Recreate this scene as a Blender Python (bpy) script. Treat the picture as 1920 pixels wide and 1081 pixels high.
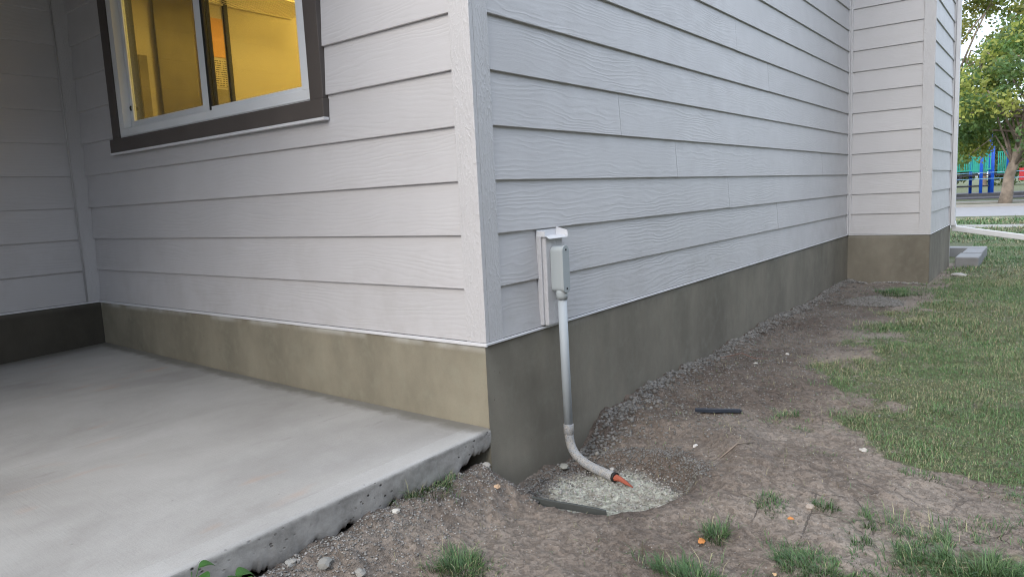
import bpy, math, random
import numpy as np
from mathutils import Vector, Matrix
R_ = math.radians
random.seed(7); rng = np.random.default_rng(11)
for o in list(bpy.data.objects): bpy.data.objects.remove(o)
S = bpy.context.scene; COL = S.collection

# ------------------------------------------------------------------ camera, sky, sun, exposure
cam = bpy.data.cameras.new("camera"); cam_o = bpy.data.objects.new("camera", cam); COL.objects.link(cam_o)
S.camera = cam_o
cam.sensor_width = 36; cam.lens = 1317.63/1920*36; cam.clip_start = 0.02; cam.clip_end = 1500
yaw, pitch, roll = -0.6583, -0.1273, -0.0488
f = Vector((math.sin(yaw)*math.cos(pitch), math.cos(yaw)*math.cos(pitch), math.sin(pitch)))
r = f.cross(Vector((0, 0, 1))).normalized(); u = r.cross(f)
r2 = r*math.cos(roll)+u*math.sin(roll); u2 = -r*math.sin(roll)+u*math.cos(roll)
cam_o.matrix_world = Matrix(((r2.x, u2.x, -f.x, 1.6782), (r2.y, u2.y, -f.y, -1.9949), (r2.z, u2.z, -f.z, 0.5375), (0, 0, 0, 1)))

SUN_AZ, SUN_EL = R_(182), R_(34)          # azimuth clockwise from +Y
w = bpy.data.worlds.new("World"); S.world = w; w.use_nodes = True
nt = w.node_tree; bg = nt.nodes['Background']; sky = nt.nodes.new('ShaderNodeTexSky')
sky.sky_type = 'NISHITA'; sky.sun_disc = False; sky.sun_elevation = SUN_EL; sky.sun_rotation = SUN_AZ
sky.air_density = 1.0; sky.dust_density = 2.0; sky.ozone_density = 1.0
# broken bright cloud over the blue, laid out by sky direction
tc = nt.nodes.new('ShaderNodeTexCoord'); cn = nt.nodes.new('ShaderNodeTexNoise'); cn.inputs['Scale'].default_value = 2.2; cn.inputs['Detail'].default_value = 6; cn.inputs['Distortion'].default_value = .3
cr = nt.nodes.new('ShaderNodeValToRGB'); cr.color_ramp.elements[0].position = .34; cr.color_ramp.elements[0].color = (.45, .45, .45, 1); cr.color_ramp.elements[1].position = .56
cm = nt.nodes.new('ShaderNodeMix'); cm.data_type = 'RGBA'; cm.inputs[7].default_value = (7.55, 8.5, 9.9, 1)
nt.links.new(tc.outputs['Generated'], cn.inputs['Vector']); nt.links.new(cn.outputs['Fac'], cr.inputs[0]); nt.links.new(cr.outputs[0], cm.inputs[0])
nt.links.new(sky.outputs[0], cm.inputs[6]); nt.links.new(cm.outputs[2], bg.inputs[0]); bg.inputs[1].default_value = 0.148
sl = bpy.data.lights.new("sun", 'SUN'); sl.energy = 1.45; sl.angle = R_(40); sl.color = (1.0, .90, .77)
so = bpy.data.objects.new("sun", sl); COL.objects.link(so)
sd = Vector((math.sin(SUN_AZ)*math.cos(SUN_EL), math.cos(SUN_AZ)*math.cos(SUN_EL), math.sin(SUN_EL)))
so.rotation_euler = sd.to_track_quat('Z', 'Y').to_euler(); so.location = (3, -6, 8)
S.view_settings.view_transform = 'Standard'; S.view_settings.look = 'None'
S.view_settings.gamma = 1; S.view_settings.exposure = 0.80
S.cycles.max_bounces = 6; S.cycles.filter_width = 1.1

# ------------------------------------------------------------------ helpers
def tag(o, label=None, cat=None, group=None, kind=None):
    if label: o['label'] = label
    if cat: o['category'] = cat
    if group: o['group'] = group
    if kind: o['kind'] = kind
    return o
def empty(name, loc=(0, 0, 0), rz=0, **k):
    o = bpy.data.objects.new(name, None); COL.objects.link(o); o.location = loc; o.rotation_euler = (0, 0, rz)
    o.empty_display_size = .1
    return tag(o, **k)
def link_mesh(name, me, mat, parent=None):
    o = bpy.data.objects.new(name, me); COL.objects.link(o)
    for m in (mat if isinstance(mat, (list, tuple)) else [mat]): me.materials.append(m)
    if parent: o.parent = parent
    return o
class MB:
    def __init__(s): s.v = []; s.f = []; s.uv = []; s.mi = []; s.sm = []
    def face(s, pts, uv=None, mi=0, sm=False):
        b = len(s.v); s.v += [tuple(p) for p in pts]; s.f.append(tuple(range(b, b+len(pts))))
        s.uv.append(uv or [(0, 0)]*len(pts)); s.mi.append(mi); s.sm.append(sm)
    def box(s, a, b, uvs=None, mi=0):
        x0, y0, z0 = a; x1, y1, z1 = b
        P = [(x0,y0,z0),(x1,y0,z0),(x1,y1,z0),(x0,y1,z0),(x0,y0,z1),(x1,y0,z1),(x1,y1,z1),(x0,y1,z1)]
        o = random.random()*7
        for q in ((0,3,2,1),(4,5,6,7),(0,1,5,4),(1,2,6,5),(2,3,7,6),(3,0,4,7)):
            s.face([P[i] for i in q], [(P[i][2]+o, P[i][0]+P[i][1]+o) for i in q], mi)
    def prism(s, poly, d, e=None):
        """poly: closed outline (list of Vector), d: extrusion Vector"""
        n = len(poly); A = [Vector(p) for p in poly]; B = [p+Vector(d) for p in A]
        s.face(A); s.face(B[::-1])
        for i in range(n): s.face([A[i], B[i], B[(i+1) % n], A[(i+1) % n]][::-1])
    def obar(s, p, q, wd, ht, up=(0, 0, 1)):
        p, q = Vector(p), Vector(q); d = (q-p).normalized(); sd_ = d.cross(Vector(up)).normalized(); uu = sd_.cross(d)
        c = [p+sd_*a*wd/2+uu*b*ht/2 for a, b in ((-1,-1),(1,-1),(1,1),(-1,1))]
        s.prism(c, q-p)
    def tube(s, pts, rad, n=12, cap=True, sm=True, wob=0):
        pts = [Vector(p) for p in pts]; rad = rad if isinstance(rad, (list, tuple)) else [rad]*len(pts)
        base = len(s.v); prev = None; rings = []
        for i, p in enumerate(pts):
            d = (pts[min(i+1, len(pts)-1)]-pts[max(i-1, 0)]).normalized()
            if prev is None:
                a = d.cross(Vector((0, 0, 1)));
                if a.length < .1: a = d.cross(Vector((1, 0, 0)))
                a.normalize()
            else: a = (prev-d*prev.dot(d)).normalized()
            prev = a; b = d.cross(a); rg = []
            for k in range(n):
                t = 2*math.pi*k/n; rr = rad[i]*(1+wob*random.uniform(-1, 1)); rg.append(len(s.v)); s.v.append(tuple(p+a*math.cos(t)*rr+b*math.sin(t)*rr))
            rings.append(rg)
        L = 0
        for i in range(len(rings)-1):
            L2 = L+(pts[i+1]-pts[i]).length
            for k in range(n):
                s.f.append((rings[i][k], rings[i][(k+1) % n], rings[i+1][(k+1) % n], rings[i+1][k]))
                s.uv.append([(L, k/n), (L, (k+1)/n), (L2, (k+1)/n), (L2, k/n)]); s.mi.append(0); s.sm.append(sm)
            L = L2
        if cap:
            for rg in (rings[0][::-1], rings[-1]): s.f.append(tuple(rg)); s.uv.append([(0, 0)]*n); s.mi.append(0); s.sm.append(False)
    def build(s, name, mat, parent=None, bevel=0, seg=2, recalc=True):
        me = bpy.data.meshes.new(name); me.from_pydata(s.v, [], s.f)
        uvl = me.uv_layers.new(name='UVMap'); uvl.data.foreach_set('uv', [c for fc in s.uv for p in fc for c in p])
        me.polygons.foreach_set('material_index', s.mi); me.polygons.foreach_set('use_smooth', s.sm)
        if recalc:
            import bmesh
            bm = bmesh.new(); bm.from_mesh(me)
            bmesh.ops.remove_doubles(bm, verts=bm.verts, dist=1e-5); bmesh.ops.recalc_face_normals(bm, faces=bm.faces)
            bm.to_mesh(me); bm.free()
        me.update(); o = link_mesh(name, me, mat, parent)
        if bevel:
            m = o.modifiers.new('bevel', 'BEVEL'); m.width = bevel; m.segments = seg; m.limit_method = 'ANGLE'
        return o
def np_mesh(name, V, F, mat, parent=None, cols=None, smooth=False, midx=None):
    """V (n,3); F (m,k) all faces of the same size"""
    me = bpy.data.meshes.new(name); V = np.asarray(V, np.float32); F = np.asarray(F, np.int32); m, k = F.shape
    me.vertices.add(len(V)); me.vertices.foreach_set('co', V.ravel()); me.loops.add(m*k); me.loops.foreach_set('vertex_index', F.ravel())
    me.polygons.add(m); me.polygons.foreach_set('loop_start', np.arange(0, m*k, k, dtype=np.int32))
    if smooth: me.polygons.foreach_set('use_smooth', np.ones(m, bool))
    if midx is not None: me.polygons.foreach_set('material_index', midx.astype(np.int32))
    me.update(calc_edges=True)
    if cols is not None:
        for nm, c in cols.items():
            a = me.color_attributes.new(nm, 'FLOAT_COLOR', 'POINT'); a.data.foreach_set('color', np.asarray(c, np.float32).ravel())
    me.validate(); return link_mesh(name, me, mat, parent)
# value noise in numpy
_P = rng.random((256, 256))
def vn(x, y):
    xi = np.floor(x).astype(int); yi = np.floor(y).astype(int); fx = x-xi; fy = y-yi
    fx = fx*fx*(3-2*fx); fy = fy*fy*(3-2*fy); a = lambda i, j: _P[(xi+i) & 255, (yi+j) & 255]
    return (a(0,0)*(1-fx)+a(1,0)*fx)*(1-fy)+(a(0,1)*(1-fx)+a(1,1)*fx)*fy-.5
def fbm(x, y, oct=5, lac=2.03, g=.5):
    s = 0; a = 1; 
    for i in range(oct): s = s+a*vn(x*lac**i+17.3*i, y*lac**i+5.7*i); a *= g
    return s
def sstep(a, b, x): t = np.clip((x-a)/(b-a), 0, 1); return t*t*(3-2*t)

# ------------------------------------------------------------------ materials
def hexc(r, g, b):
    l = lambda c: ((c/255+.055)/1.055)**2.4 if c > 10 else c/255/12.92
    return (l(r), l(g), l(b), 1)
class N:
    def __init__(s, name):
        s.m = bpy.data.materials.new(name); s.m.use_nodes = True; s.t = s.m.node_tree; s.b = s.t.nodes['Principled BSDF']; s.o = s.t.nodes['Material Output']
    def n(s, t, ins=None, **k):
        nd = s.t.nodes.new(t)
        for a, v in k.items(): setattr(nd, a, v)
        for a, v in (ins or {}).items():
            if hasattr(v, 'links') or isinstance(v, bpy.types.NodeSocket): s.t.links.new(v, nd.inputs[a])
            else: nd.inputs[a].default_value = v
        return nd
    def math(s, op, a, b=0, c=0):
        nd = s.n('ShaderNodeMath', {0: a, 1: b, 2: c}, operation=op); return nd.outputs[0]
    def mix(s, fac, a, b, mode='MIX'):
        nd = s.n('ShaderNodeMix', data_type='RGBA', blend_type=mode)
        for i, v in ((0, fac), (6, a), (7, b)):
            if isinstance(v, bpy.types.NodeSocket): s.t.links.new(v, nd.inputs[i])
            else: nd.inputs[i].default_value = v
        return nd.outputs[2]
    def noise(s, vec, scale, detail=4, rough=.55, dist=0):
        return s.n('ShaderNodeTexNoise', {'Vector': vec, 'Scale': scale, 'Detail': detail, 'Roughness': rough, 'Distortion': dist}).outputs['Fac']
    def ramp(s, fac, stops):
        nd = s.n('ShaderNodeValToRGB', {0: fac}); e = nd.color_ramp.elements
        while len(e) < len(stops): e.new(.5)
        for i, (p, c) in enumerate(stops): e[i].position = p; e[i].color = c if len(c) == 4 else (*c, 1)
        return nd.outputs[0]
    def mapr(s, v, a, b, c=0, d=1): return s.n('ShaderNodeMapRange', {0: v, 1: a, 2: b, 3: c, 4: d}).outputs[0]
    def obj(s): return s.n('ShaderNodeTexCoord').outputs['Object']
    def uvs(s): return s.n('ShaderNodeTexCoord').outputs['UV']
    def scalev(s, v, sc): return s.n('ShaderNodeMapping', {'Vector': v, 'Scale': sc}).outputs[0]
    def bump(s, h, st=.5, dist=.002, nrm=None):
        i = {'Height': h, 'Strength': st, 'Distance': dist}
        if nrm is not None: i['Normal'] = nrm
        return s.n('ShaderNodeBump', i).outputs[0]
    def out(s, col=None, rough=.5, nrm=None, **k):
        for a, v in (('Base Color', col), ('Roughness', rough), ('Normal', nrm)):
            if v is None: continue
            if isinstance(v, bpy.types.NodeSocket): s.t.links.new(v, s.b.inputs[a])
            else: s.b.inputs[a].default_value = v
        for a, v in k.items(): s.b.inputs[a].default_value = v
        return s.m
def plain(name, c, rough=.5, var=.08, bs=60, bst=.15, **k):
    m = N(name); v = m.obj(); n1 = m.noise(v, 4, 5); n2 = m.noise(v, bs, 3)
    col = m.mix(m.mapr(n1, .3, .7), tuple(x*(1-var) for x in c[:3])+(1,), tuple(min(1, x*(1+var)) for x in c[:3])+(1,))
    return m.out(col, rough, m.bump(n2, bst, .001), **k)

def siding_mat(name, base, grain=1.0, rough=.42):
    m = N(name); uv = m.uvs()
    # cathedral grain: contour lines of a long stretched noise field, added to straight lines
    big = m.noise(m.scalev(uv, (1.0, 5.5, 1)), 1.0, 2.0, .45, .15)
    mid = m.noise(m.scalev(uv, (5.5, 26, 1)), 1.0, 2.5, .5)
    sep = m.n('ShaderNodeSeparateXYZ', {0: uv})
    ph = m.math('ADD', m.math('MULTIPLY', big, 60.0), m.math('MULTIPLY', sep.outputs[1], 330.0))
    ph = m.math('ADD', ph, m.math('MULTIPLY', mid, 14.0))
    s1 = m.math('SINE', ph)
    s1 = m.math('POWER', m.math('ABSOLUTE', m.math('MULTIPLY_ADD', s1, .5, .5)), 1.8)
    fine = m.noise(m.scalev(uv, (14, 330, 1)), 1.0, 3, .6)
    amp = m.mapr(m.noise(m.scalev(uv, (1.6, 5, 1)), 1.0, 2), .38, .62, .25, 1.0)
    h = m.math('ADD', m.math('MULTIPLY', m.math('MULTIPLY', s1, amp), .8), m.math('MULTIPLY', fine, .55))
    paint = m.noise(m.obj(), 170, 2)
    h = m.math('ADD', h, m.math('MULTIPLY', paint, .12))
    mott = m.noise(m.obj(), 1.7, 4)
    col = m.mix(m.mapr(m.math('MULTIPLY_ADD', m.noise(m.scalev(uv, (.25, .6, 1)), 1, 1), .5, m.math('MULTIPLY', mott, .5)), .35, .65), tuple(c*.94 for c in base[:3])+(1,), tuple(c*1.04 for c in base[:3])+(1,))
    # a little dust held in the low grain, low on the wall
    zs = m.n('ShaderNodeSeparateXYZ', {0: m.obj()}).outputs[2]; dust = m.math('MULTIPLY', m.mapr(m.noise(m.obj(), 5, 6, .7), .46, .75), m.mapr(zs, .5, 0, .08, .30))
    col = m.mix(dust, col, (.30, .28, .25, 1))
    rg = m.mapr(m.noise(m.obj(), 9, 4), .3, .7, rough-.05, rough+.08)
    return m.out(col, rg, m.bump(h, grain, .0016))
PAINT = (.520, .508, .518)
M = {}
M['siding'] = siding_mat('siding paint', PAINT, .42)
M['siding_smooth'] = siding_mat('sheltered siding paint', PAINT, .38)
def trim_mat():
    m = N('trim paint'); uv = m.uvs()
    a = m.noise(m.scalev(uv, (6, 30, 1)), 1, 3, .5, .6)
    s1 = m.math('SINE', m.math('MULTIPLY', a, 42.0)); s1 = m.math('POWER', m.math('MULTIPLY_ADD', s1, .5, .5), 3)
    bl = m.noise(m.obj(), 75, 3, .5); bl = m.math('POWER', m.mapr(bl, .5, .8), 1.3)
    h = m.math('ADD', m.math('MULTIPLY', s1, .9), m.math('MULTIPLY', bl, 1.4))
    return m.out(m.mix(m.noise(m.obj(), 3, 4), (.50, .49, .50, 1), (.55, .54, .55, 1)), .42, m.bump(h, .48, .0018))
M['trim'] = trim_mat()
M['flash'] = plain('white metal flashing', (.66, .66, .68), .4, .05)
M['brown'] = plain('brown painted trim', (.080, .068, .063), .5, .12, 120, .2)
M['vinyl'] = plain('white vinyl', (.72, .73, .74), .3, .03, 200, .05)
M['gap'] = plain('dark gasket', (.012, .012, .012), .6)
M['core'] = plain('wall core', (.10, .10, .10), .8)
def parge(name, base, gr):
    m = N(name); v = m.obj(); zz = m.n('ShaderNodeSeparateXYZ', {0: v}).outputs[2]; vp = m.n('ShaderNodeTexVoronoi', {'Vector': v, 'Scale': 16.0}).outputs['Distance']; pit = m.math('MULTIPLY', m.math('SUBTRACT', 1.0, m.mapr(vp, .03, .075)), m.mapr(m.noise(v, 3, 2), .5, .6))
    cl = m.noise(m.scalev(v, (1, 1, .55)), 2.4, 6, .62); sm_ = m.noise(v, 11, 5, .65); gr_ = m.noise(v, 240, 4, .75)
    sw = m.noise(m.scalev(v, (5, 5, 1.2)), 3, 4, .6, .8)
    c1 = tuple(x*.74 for x in base)+(1,); c2 = tuple(x*1.22 for x in base)+(1,)
    col = m.mix(m.mapr(cl, .32, .68), c1, c2)
    col = m.mix(m.math('MULTIPLY', m.mapr(sm_, .5, .72), .45), col, tuple(x*y for x, y in zip(base, (1.2, 1.28, 1.3)))+(1,))
    col = m.mix(m.math('MULTIPLY', m.mapr(gr_, .56, .7), .35), col, tuple(x*.5 for x in base)+(1,))
    ov = m.math('MULTIPLY', m.mapr(zz, -.045, -.012), m.mapr(m.noise(m.scalev(v, (1, 1, .3)), 2.6, 3), .44, .55)); col = m.mix(m.math('MULTIPLY', ov, .75*gr), col, (.62, .62, .60, 1))
    col = m.mix(m.math('MULTIPLY', pit, .5), col, tuple(x*.35 for x in base)+(1,))
    damp = m.math('MULTIPLY', m.mapr(m.math('MULTIPLY_ADD', m.noise(v, 6, 4), .12, zz), -.42, -.52), .45); col = m.mix(damp, col, tuple(x*.5 for x in base)+(1,))
    h = m.math('ADD', m.math('MULTIPLY', gr_, .6), m.math('MULTIPLY', sw, 1.6))
    return m.out(col, .92, m.bump(h, .55, .003))
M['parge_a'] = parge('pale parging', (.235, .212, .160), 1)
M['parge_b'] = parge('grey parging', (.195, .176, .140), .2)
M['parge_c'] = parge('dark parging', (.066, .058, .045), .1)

def concrete():
    m = N('patio concrete'); v = m.obj(); sp = m.n('ShaderNodeSeparateXYZ', {0: v})
    a = m.noise(m.scalev(v, (1, .55, 1)), 1.7, 6, .6, .4); b = m.noise(v, 9, 6, .7); g = m.noise(v, 260, 3, .7)
    col = m.ramp(a, [(.26, (.27, .255, .238)), (.42, (.36, .345, .325)), (.58, (.425, .41, .39)), (.78, (.49, .475, .455))])
    st = m.noise(m.scalev(v, (1.0, .5, 1)), 1.15, 3, .5)
    col = m.mix(m.math('MULTIPLY', m.mapr(st, .52, .64), .55), col, (.235, .225, .215, 1))
    col = m.mix(m.math('MULTIPLY', m.mapr(b, .52, .72), .25), col, (.47, .46, .445, 1))
    # tooled edge band, paler
    bandn = m.math('ADD', sp.outputs[0], m.math('MULTIPLY', b, .012))
    band = m.mapr(bandn, -.088, -.082)
    col = m.mix(m.math('MULTIPLY', m.math('MULTIPLY', band, m.mapr(a, .3, .6, .3, 1)), .15), col, (.56, .56, .565, 1))
    line = m.math('SUBTRACT', 1.0, m.mapr(m.math('ABSOLUTE', m.math('ADD', bandn, .085)), 0.0005, .003))
    jn = m.mapr(m.math('MULTIPLY_ADD', b, .14, m.math('MAXIMUM', sp.outputs[1], m.math('SUBTRACT', -3.33+.0, m.math('SUBTRACT', sp.outputs[0], .0)))), -.02, .035)
    jx = m.math('SUBTRACT', 1.0, m.mapr(m.math('SUBTRACT', sp.outputs[0], m.math('MULTIPLY', b, .16)), -3.38, -3.24)); jn = m.math('MAXIMUM', jx, jn)
    col = m.mix(m.math('MULTIPLY', jn, .7), col, (.13, .12, .095, 1))
    # scratches, specks, rust
    sc = m.noise(m.scalev(v, (26, 3.2, 1)), 1, 3, .5, .5); col = m.mix(m.math('MULTIPLY', m.mapr(sc, .68, .74), .3), col, (.22, .2, .19, 1))
    vo = m.n('ShaderNodeTexVoronoi', {'Vector': v, 'Scale': 9.0}).outputs['Distance']
    col = m.mix(m.math('MULTIPLY', m.math('LESS_THAN', vo, .035), .55), col, (.17, .16, .155, 1))
    ru = m.noise(m.scalev(v, (7, 3, 1)), 1.1, 2); col = m.mix(m.math('MULTIPLY', m.mapr(ru, .66, .78), .35), col, (.45, .27, .17, 1))
    col = m.mix(m.math('MULTIPLY', m.mapr(g, .45, .62), .16), col, (.16, .155, .145, 1)); br = m.noise(m.scalev(v, (6, 170, 1)), 1, 3, .6)
    h = m.math('ADD', m.math('MULTIPLY', br, .5), m.math('ADD', m.math('MULTIPLY', g, .7), m.math('MULTIPLY', b, .9))); h = m.math('SUBTRACT', h, m.math('MULTIPLY', line, .8))
    return m.out(col, .82, m.bump(h, .45, .0025))
M['concrete'] = concrete()
def slab_side():
    m = N('slab edge concrete'); v = m.obj(); a = m.noise(v, 7, 6, .7); g = m.noise(v, 120, 4, .7)
    vo = m.n('ShaderNodeTexVoronoi', {'Vector': m.scalev(v, (1, 1, 1.3)), 'Scale': 42.0, 'Randomness': 1.0}).outputs['Distance']
    cl = m.mapr(m.noise(v, 6, 2), .46, .58)
    pit = m.math('MULTIPLY', m.math('SUBTRACT', 1.0, m.mapr(vo, .12, .26)), cl)
    sp = m.n('ShaderNodeSeparateXYZ', {0: v}); bot = m.mapr(sp.outputs[2], -.40, -.45)
    col = m.ramp(a, [(.32, (.22, .21, .195)), (.5, (.35, .335, .315)), (.68, (.47, .45, .425))])
    col = m.mix(m.math('MULTIPLY', bot, m.mapr(g, .4, .6)), col, (.36, .34, .32, 1))
    col = m.mix(pit, col, (.05, .048, .045, 1))
    h = m.math('SUBTRACT', m.math('MULTIPLY_ADD', g, .35, a), m.math('MULTIPLY', pit, 2.2))
    return m.out(col, .95, m.bump(h, .7, .004))
M['slab_side'] = slab_side()

def ground_mat():
    m = N('dirt and lawn soil'); v = m.obj()
    at = m.n('ShaderNodeVertexColor', layer_name='zone').outputs['Color']; z = m.n('ShaderNodeSeparateColor', {0: at})
    gz, cz, dz = z.outputs[0], z.outputs[1], z.outputs[2]
    a = m.noise(v, 2.6, 7, .62, .3); b = m.noise(v, 24, 6, .7); c = m.noise(v, 120, 3, .6); d = m.noise(v, 520, 2, .6)
    col = m.ramp(a, [(.25, (.106, .079, .062)), (.42, (.176, .140, .114)), (.58, (.250, .207, .172)), (.78, (.34, .298, .260))])
    col = m.mix(m.math('MULTIPLY', m.mapr(b, .40, .66), .36), col, m.ramp(c, [(.34, (.128, .100, .082)), (.66, (.42, .372, .325))]))
    e = m.noise(v, 45, 5, .7); col = m.mix(m.math('MULTIPLY', m.mapr(e, .58, .72), .22), col, (.065, .052, .043, 1))
    # hair cracks
    vo = m.n('ShaderNodeTexVoronoi', {'Vector': m.scalev(v, (1, 1, .2)), 'Scale': 5.5}, feature='DISTANCE_TO_EDGE').outputs['Distance']
    w_ = m.math('ADD', vo, m.math('MULTIPLY', m.math('SUBTRACT', b, .5), .10))
    ck = m.math('MULTIPLY', m.math('SUBTRACT', 1.0, m.mapr(m.math('ABSOLUTE', w_), .001, .010)), m.mapr(m.noise(v, 1.6, 2), .52, .62))
    col = m.mix(m.math('MULTIPLY', ck, .55), col, (.06, .05, .045, 1))
    # pale grit specks
    v2 = m.n('ShaderNodeTexVoronoi', {'Vector': v, 'Scale': 95.0}); spk = m.math('LESS_THAN', v2.outputs['Distance'], .21)
    rc = m.n('ShaderNodeSeparateColor', {0: v2.outputs['Color']}).outputs[0]
    spk = m.math('MULTIPLY', spk, m.math('GREATER_THAN', rc, .80)); col = m.mix(m.math('MULTIPLY', spk, .6), col, (.42, .40, .38, 1))
    # dark dug soil
    dk = m.math('MULTIPLY', dz, m.mapr(m.math('MULTIPLY_ADD', b, .6, m.math('MULTIPLY', c, .4)), .30, .62, .35, 1.0))
    col = m.mix(dk, col, m.ramp(c, [(.3, (.030, .022, .018)), (.72, (.135, .102, .085))]))
    # spilt cement dust
    ce = m.math('MULTIPLY', cz, m.mapr(m.math('MULTIPLY_ADD', b, .55, m.math('MULTIPLY', a, .45)), .36, .56, .15, 1))
    col = m.mix(ce, col, m.ramp(b, [(.3, (.30, .305, .255)), (.7, (.56, .57, .49))]))
    # thatch under the lawn
    th = m.ramp(c, [(.3, (.050, .062, .030)), (.55, (.11, .125, .058)), (.8, (.24, .23, .14))])
    gf = m.mapr(m.math('ADD', gz, m.math('MULTIPLY', m.math('SUBTRACT', b, .5), .8)), .35, .65)
    col = m.mix(gf, col, th)
    h = m.math('ADD', m.math('MULTIPLY', b, 1.6), m.math('ADD', m.math('MULTIPLY', c, .8), m.math('MULTIPLY', d, .25)))
    h = m.math('SUBTRACT', h, m.math('MULTIPLY', m.mapr(e, .5, .66), 1.0)); h = m.math('SUBTRACT', h, m.math('MULTIPLY', ck, 1.0)); h = m.math('ADD', h, m.math('MULTIPLY', spk, .3))
    return m.out(col, .97, m.bump(h, .9, .008))
M['ground'] = ground_mat()
def blade_mat():
    m = N('grass blades'); c = m.n('ShaderNodeVertexColor', layer_name='col').outputs['Color']
    return m.out(c, .55, None)
M['blade'] = blade_mat()
def leaf_mat():
    m = N('leaves'); c = m.n('ShaderNodeVertexColor', layer_name='col').outputs['Color']; m.out(c, .5)
    t = m.n('ShaderNodeBsdfTranslucent', {'Color': m.mix(.6, c, (.30, .38, .08, 1))}); mx = m.n('ShaderNodeMixShader', {0: .45, 1: m.b.outputs[0], 2: t.outputs[0]}); m.t.links.new(mx.outputs[0], m.o.inputs[0]); return m.m
M['leaf'] = leaf_mat()
M['asphalt'] = plain('street asphalt', (.255, .25, .26), .85, .08, 300, .4)
M['sidewalk'] = plain('sidewalk concrete', (.27, .26, .24), .85, .06)
M['curbc'] = plain('grey curb block', (.21, .21, .215), .8, .15, 90, .4)
M['pipe'] = plain('grey conduit plastic', (.40, .435, .465), .6, .05, 300, .06)
M['box'] = plain('grey fitting plastic', (.36, .39, .40), .6, .04, 300, .05)
def dirty_pipe():
    m = N('cement spattered conduit'); v = m.obj(); a = m.noise(v, 60, 6, .75); b = m.noise(v, 260, 3, .6)
    col = m.mix(m.mapr(a, .40, .58), (.27, .285, .31, 1), (.36, .34, .315, 1)); col = m.mix(m.math('MULTIPLY', m.mapr(b, .54, .62), .8), col, (.10, .095, .085, 1))
    return m.out(col, .8, m.bump(a, .4, .002))
M['dirty'] = dirty_pipe()
M['orange'] = plain('orange plastic duct', (.24, .062, .035), .85, .5, 90, .3)
M['black'] = plain('black rubber edging', (.060, .065, .062), .55, .3, 60, .4)
M['navy'] = plain('dark blue plastic scrap', (.030, .038, .055), .35, .3, 80, .3)
M['stone'] = plain('pebble stone', (.34, .32, .30), .85, .35, 120, .5)
M['bark'] = plain('grey flaky bark', (.23, .185, .15), .95, .45, 16, 1.0)
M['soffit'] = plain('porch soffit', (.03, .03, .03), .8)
M['roofm'] = plain('roof shingle', (.07, .068, .065), .9)
def glass():
    m = N('window glass'); t = m.n('ShaderNodeBsdfTransparent', {'Color': (.80, .84, .82, 1)}); g = m.n('ShaderNodeBsdfGlossy', {'Color': (.9, .95, .93, 1), 'Roughness': .015})
    fr = m.n('ShaderNodeLayerWeight', {'Blend': .5}); k = m.math('MULTIPLY_ADD', m.math('POWER', fr.outputs['Facing'], 4.0), .75, .05)
    mx = m.n('ShaderNodeMixShader', {0: k, 1: t.outputs[0], 2: g.outputs[0]}); m.t.links.new(mx.outputs[0], m.o.inputs[0]); return m.m
M['glass'] = glass()

# ------------------------------------------------------------------ the house
E_ = 0.2032
house = empty('house', (0, 0, 0), label='light grey clapboard house wall with concrete foundation and lit window', cat='house')
WIN = (-2.84, -.83, .92, 2.24)
def siding(name, O, ud, nd, u0, u1, k0, k1, mat, joints={}, hole=None, label=None):
    ud, nd, O = Vector(ud), Vector(nd), Vector(O); mb = MB()
    for k in range(k0, k1):
        z0, z1 = k*E_, (k+1)*E_+.012
        segs = [(u0, u1)]
        if hole and z0 > hole[2]+.05 and z0 < hole[3]: segs = [(u0, hole[0]), (hole[1], u1)]
        js = sorted(joints.get(k, []))
        for a, b in segs:
            cuts = [a]+[j for j in js if a+.05 < j < b-.05]+[b]
            for i in range(len(cuts)-1):
                p, q = cuts[i]+(.0012 if i else 0), cuts[i+1]-(.0012 if i < len(cuts)-2 else 0)
                ou, ov = random.uniform(0, 90), random.uniform(0, 90); dz = [random.uniform(-.0009, .0009) for _ in range(2)]; jd = random.uniform(-.0006, .0006) if len(cuts) > 2 else 0
                n = max(1, int((q-p)/.5)); us = [p+(q-p)*t/n for t in range(n+1)]
                for t in range(n):
                    ua, ub = us[t], us[t+1]; za = z0+dz[0]+(dz[1]-dz[0])*t/n; zb = z0+dz[0]+(dz[1]-dz[0])*(t+1)/n
                    P = lambda u_, d, z: O+ud*u_+nd*(d+jd)+Vector((0, 0, z))
                    # lower lip chamfer, outer face, underside
                    mb.face([P(ua, -.003, za+.0022), P(ub, -.003, zb+.0022), P(ub, -.0165, z1), P(ua, -.0165, z1)], [(ua+ou, ov), (ub+ou, ov), (ub+ou, ov+.2), (ua+ou, ov+.2)])
                    mb.face([P(ua, -.0047, za), P(ub, -.0047, zb), P(ub, -.003, zb+.0022), P(ua, -.003, za+.0022)], [(ua+ou, ov), (ub+ou, ov), (ub+ou, ov), (ua+ou, ov)])
                    mb.face([P(ua, -.0047, za), P(ub, -.0047, zb), P(ub, -.022, zb), P(ua, -.022, za)], [(ua+ou, ov)]*4)
                    if t == 0: mb.face([P(ua, -.0047, za), P(ua, -.003, za+.002), P(ua, -.0165, z1), P(ua, -.022, z1)])
                    if t == n-1: mb.face([P(ub, -.0047, zb), P(ub, -.003, zb+.002), P(ub, -.0165, z1), P(ub, -.022, z1)])
    o = mb.build(name, mat, house, recalc=False)
    if label: o['label'] = label
    return o
L_, B_, W_, YE = 5.92, .74, 3.33, 7.62
TOP = 26; ZT = TOP*E_
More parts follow.
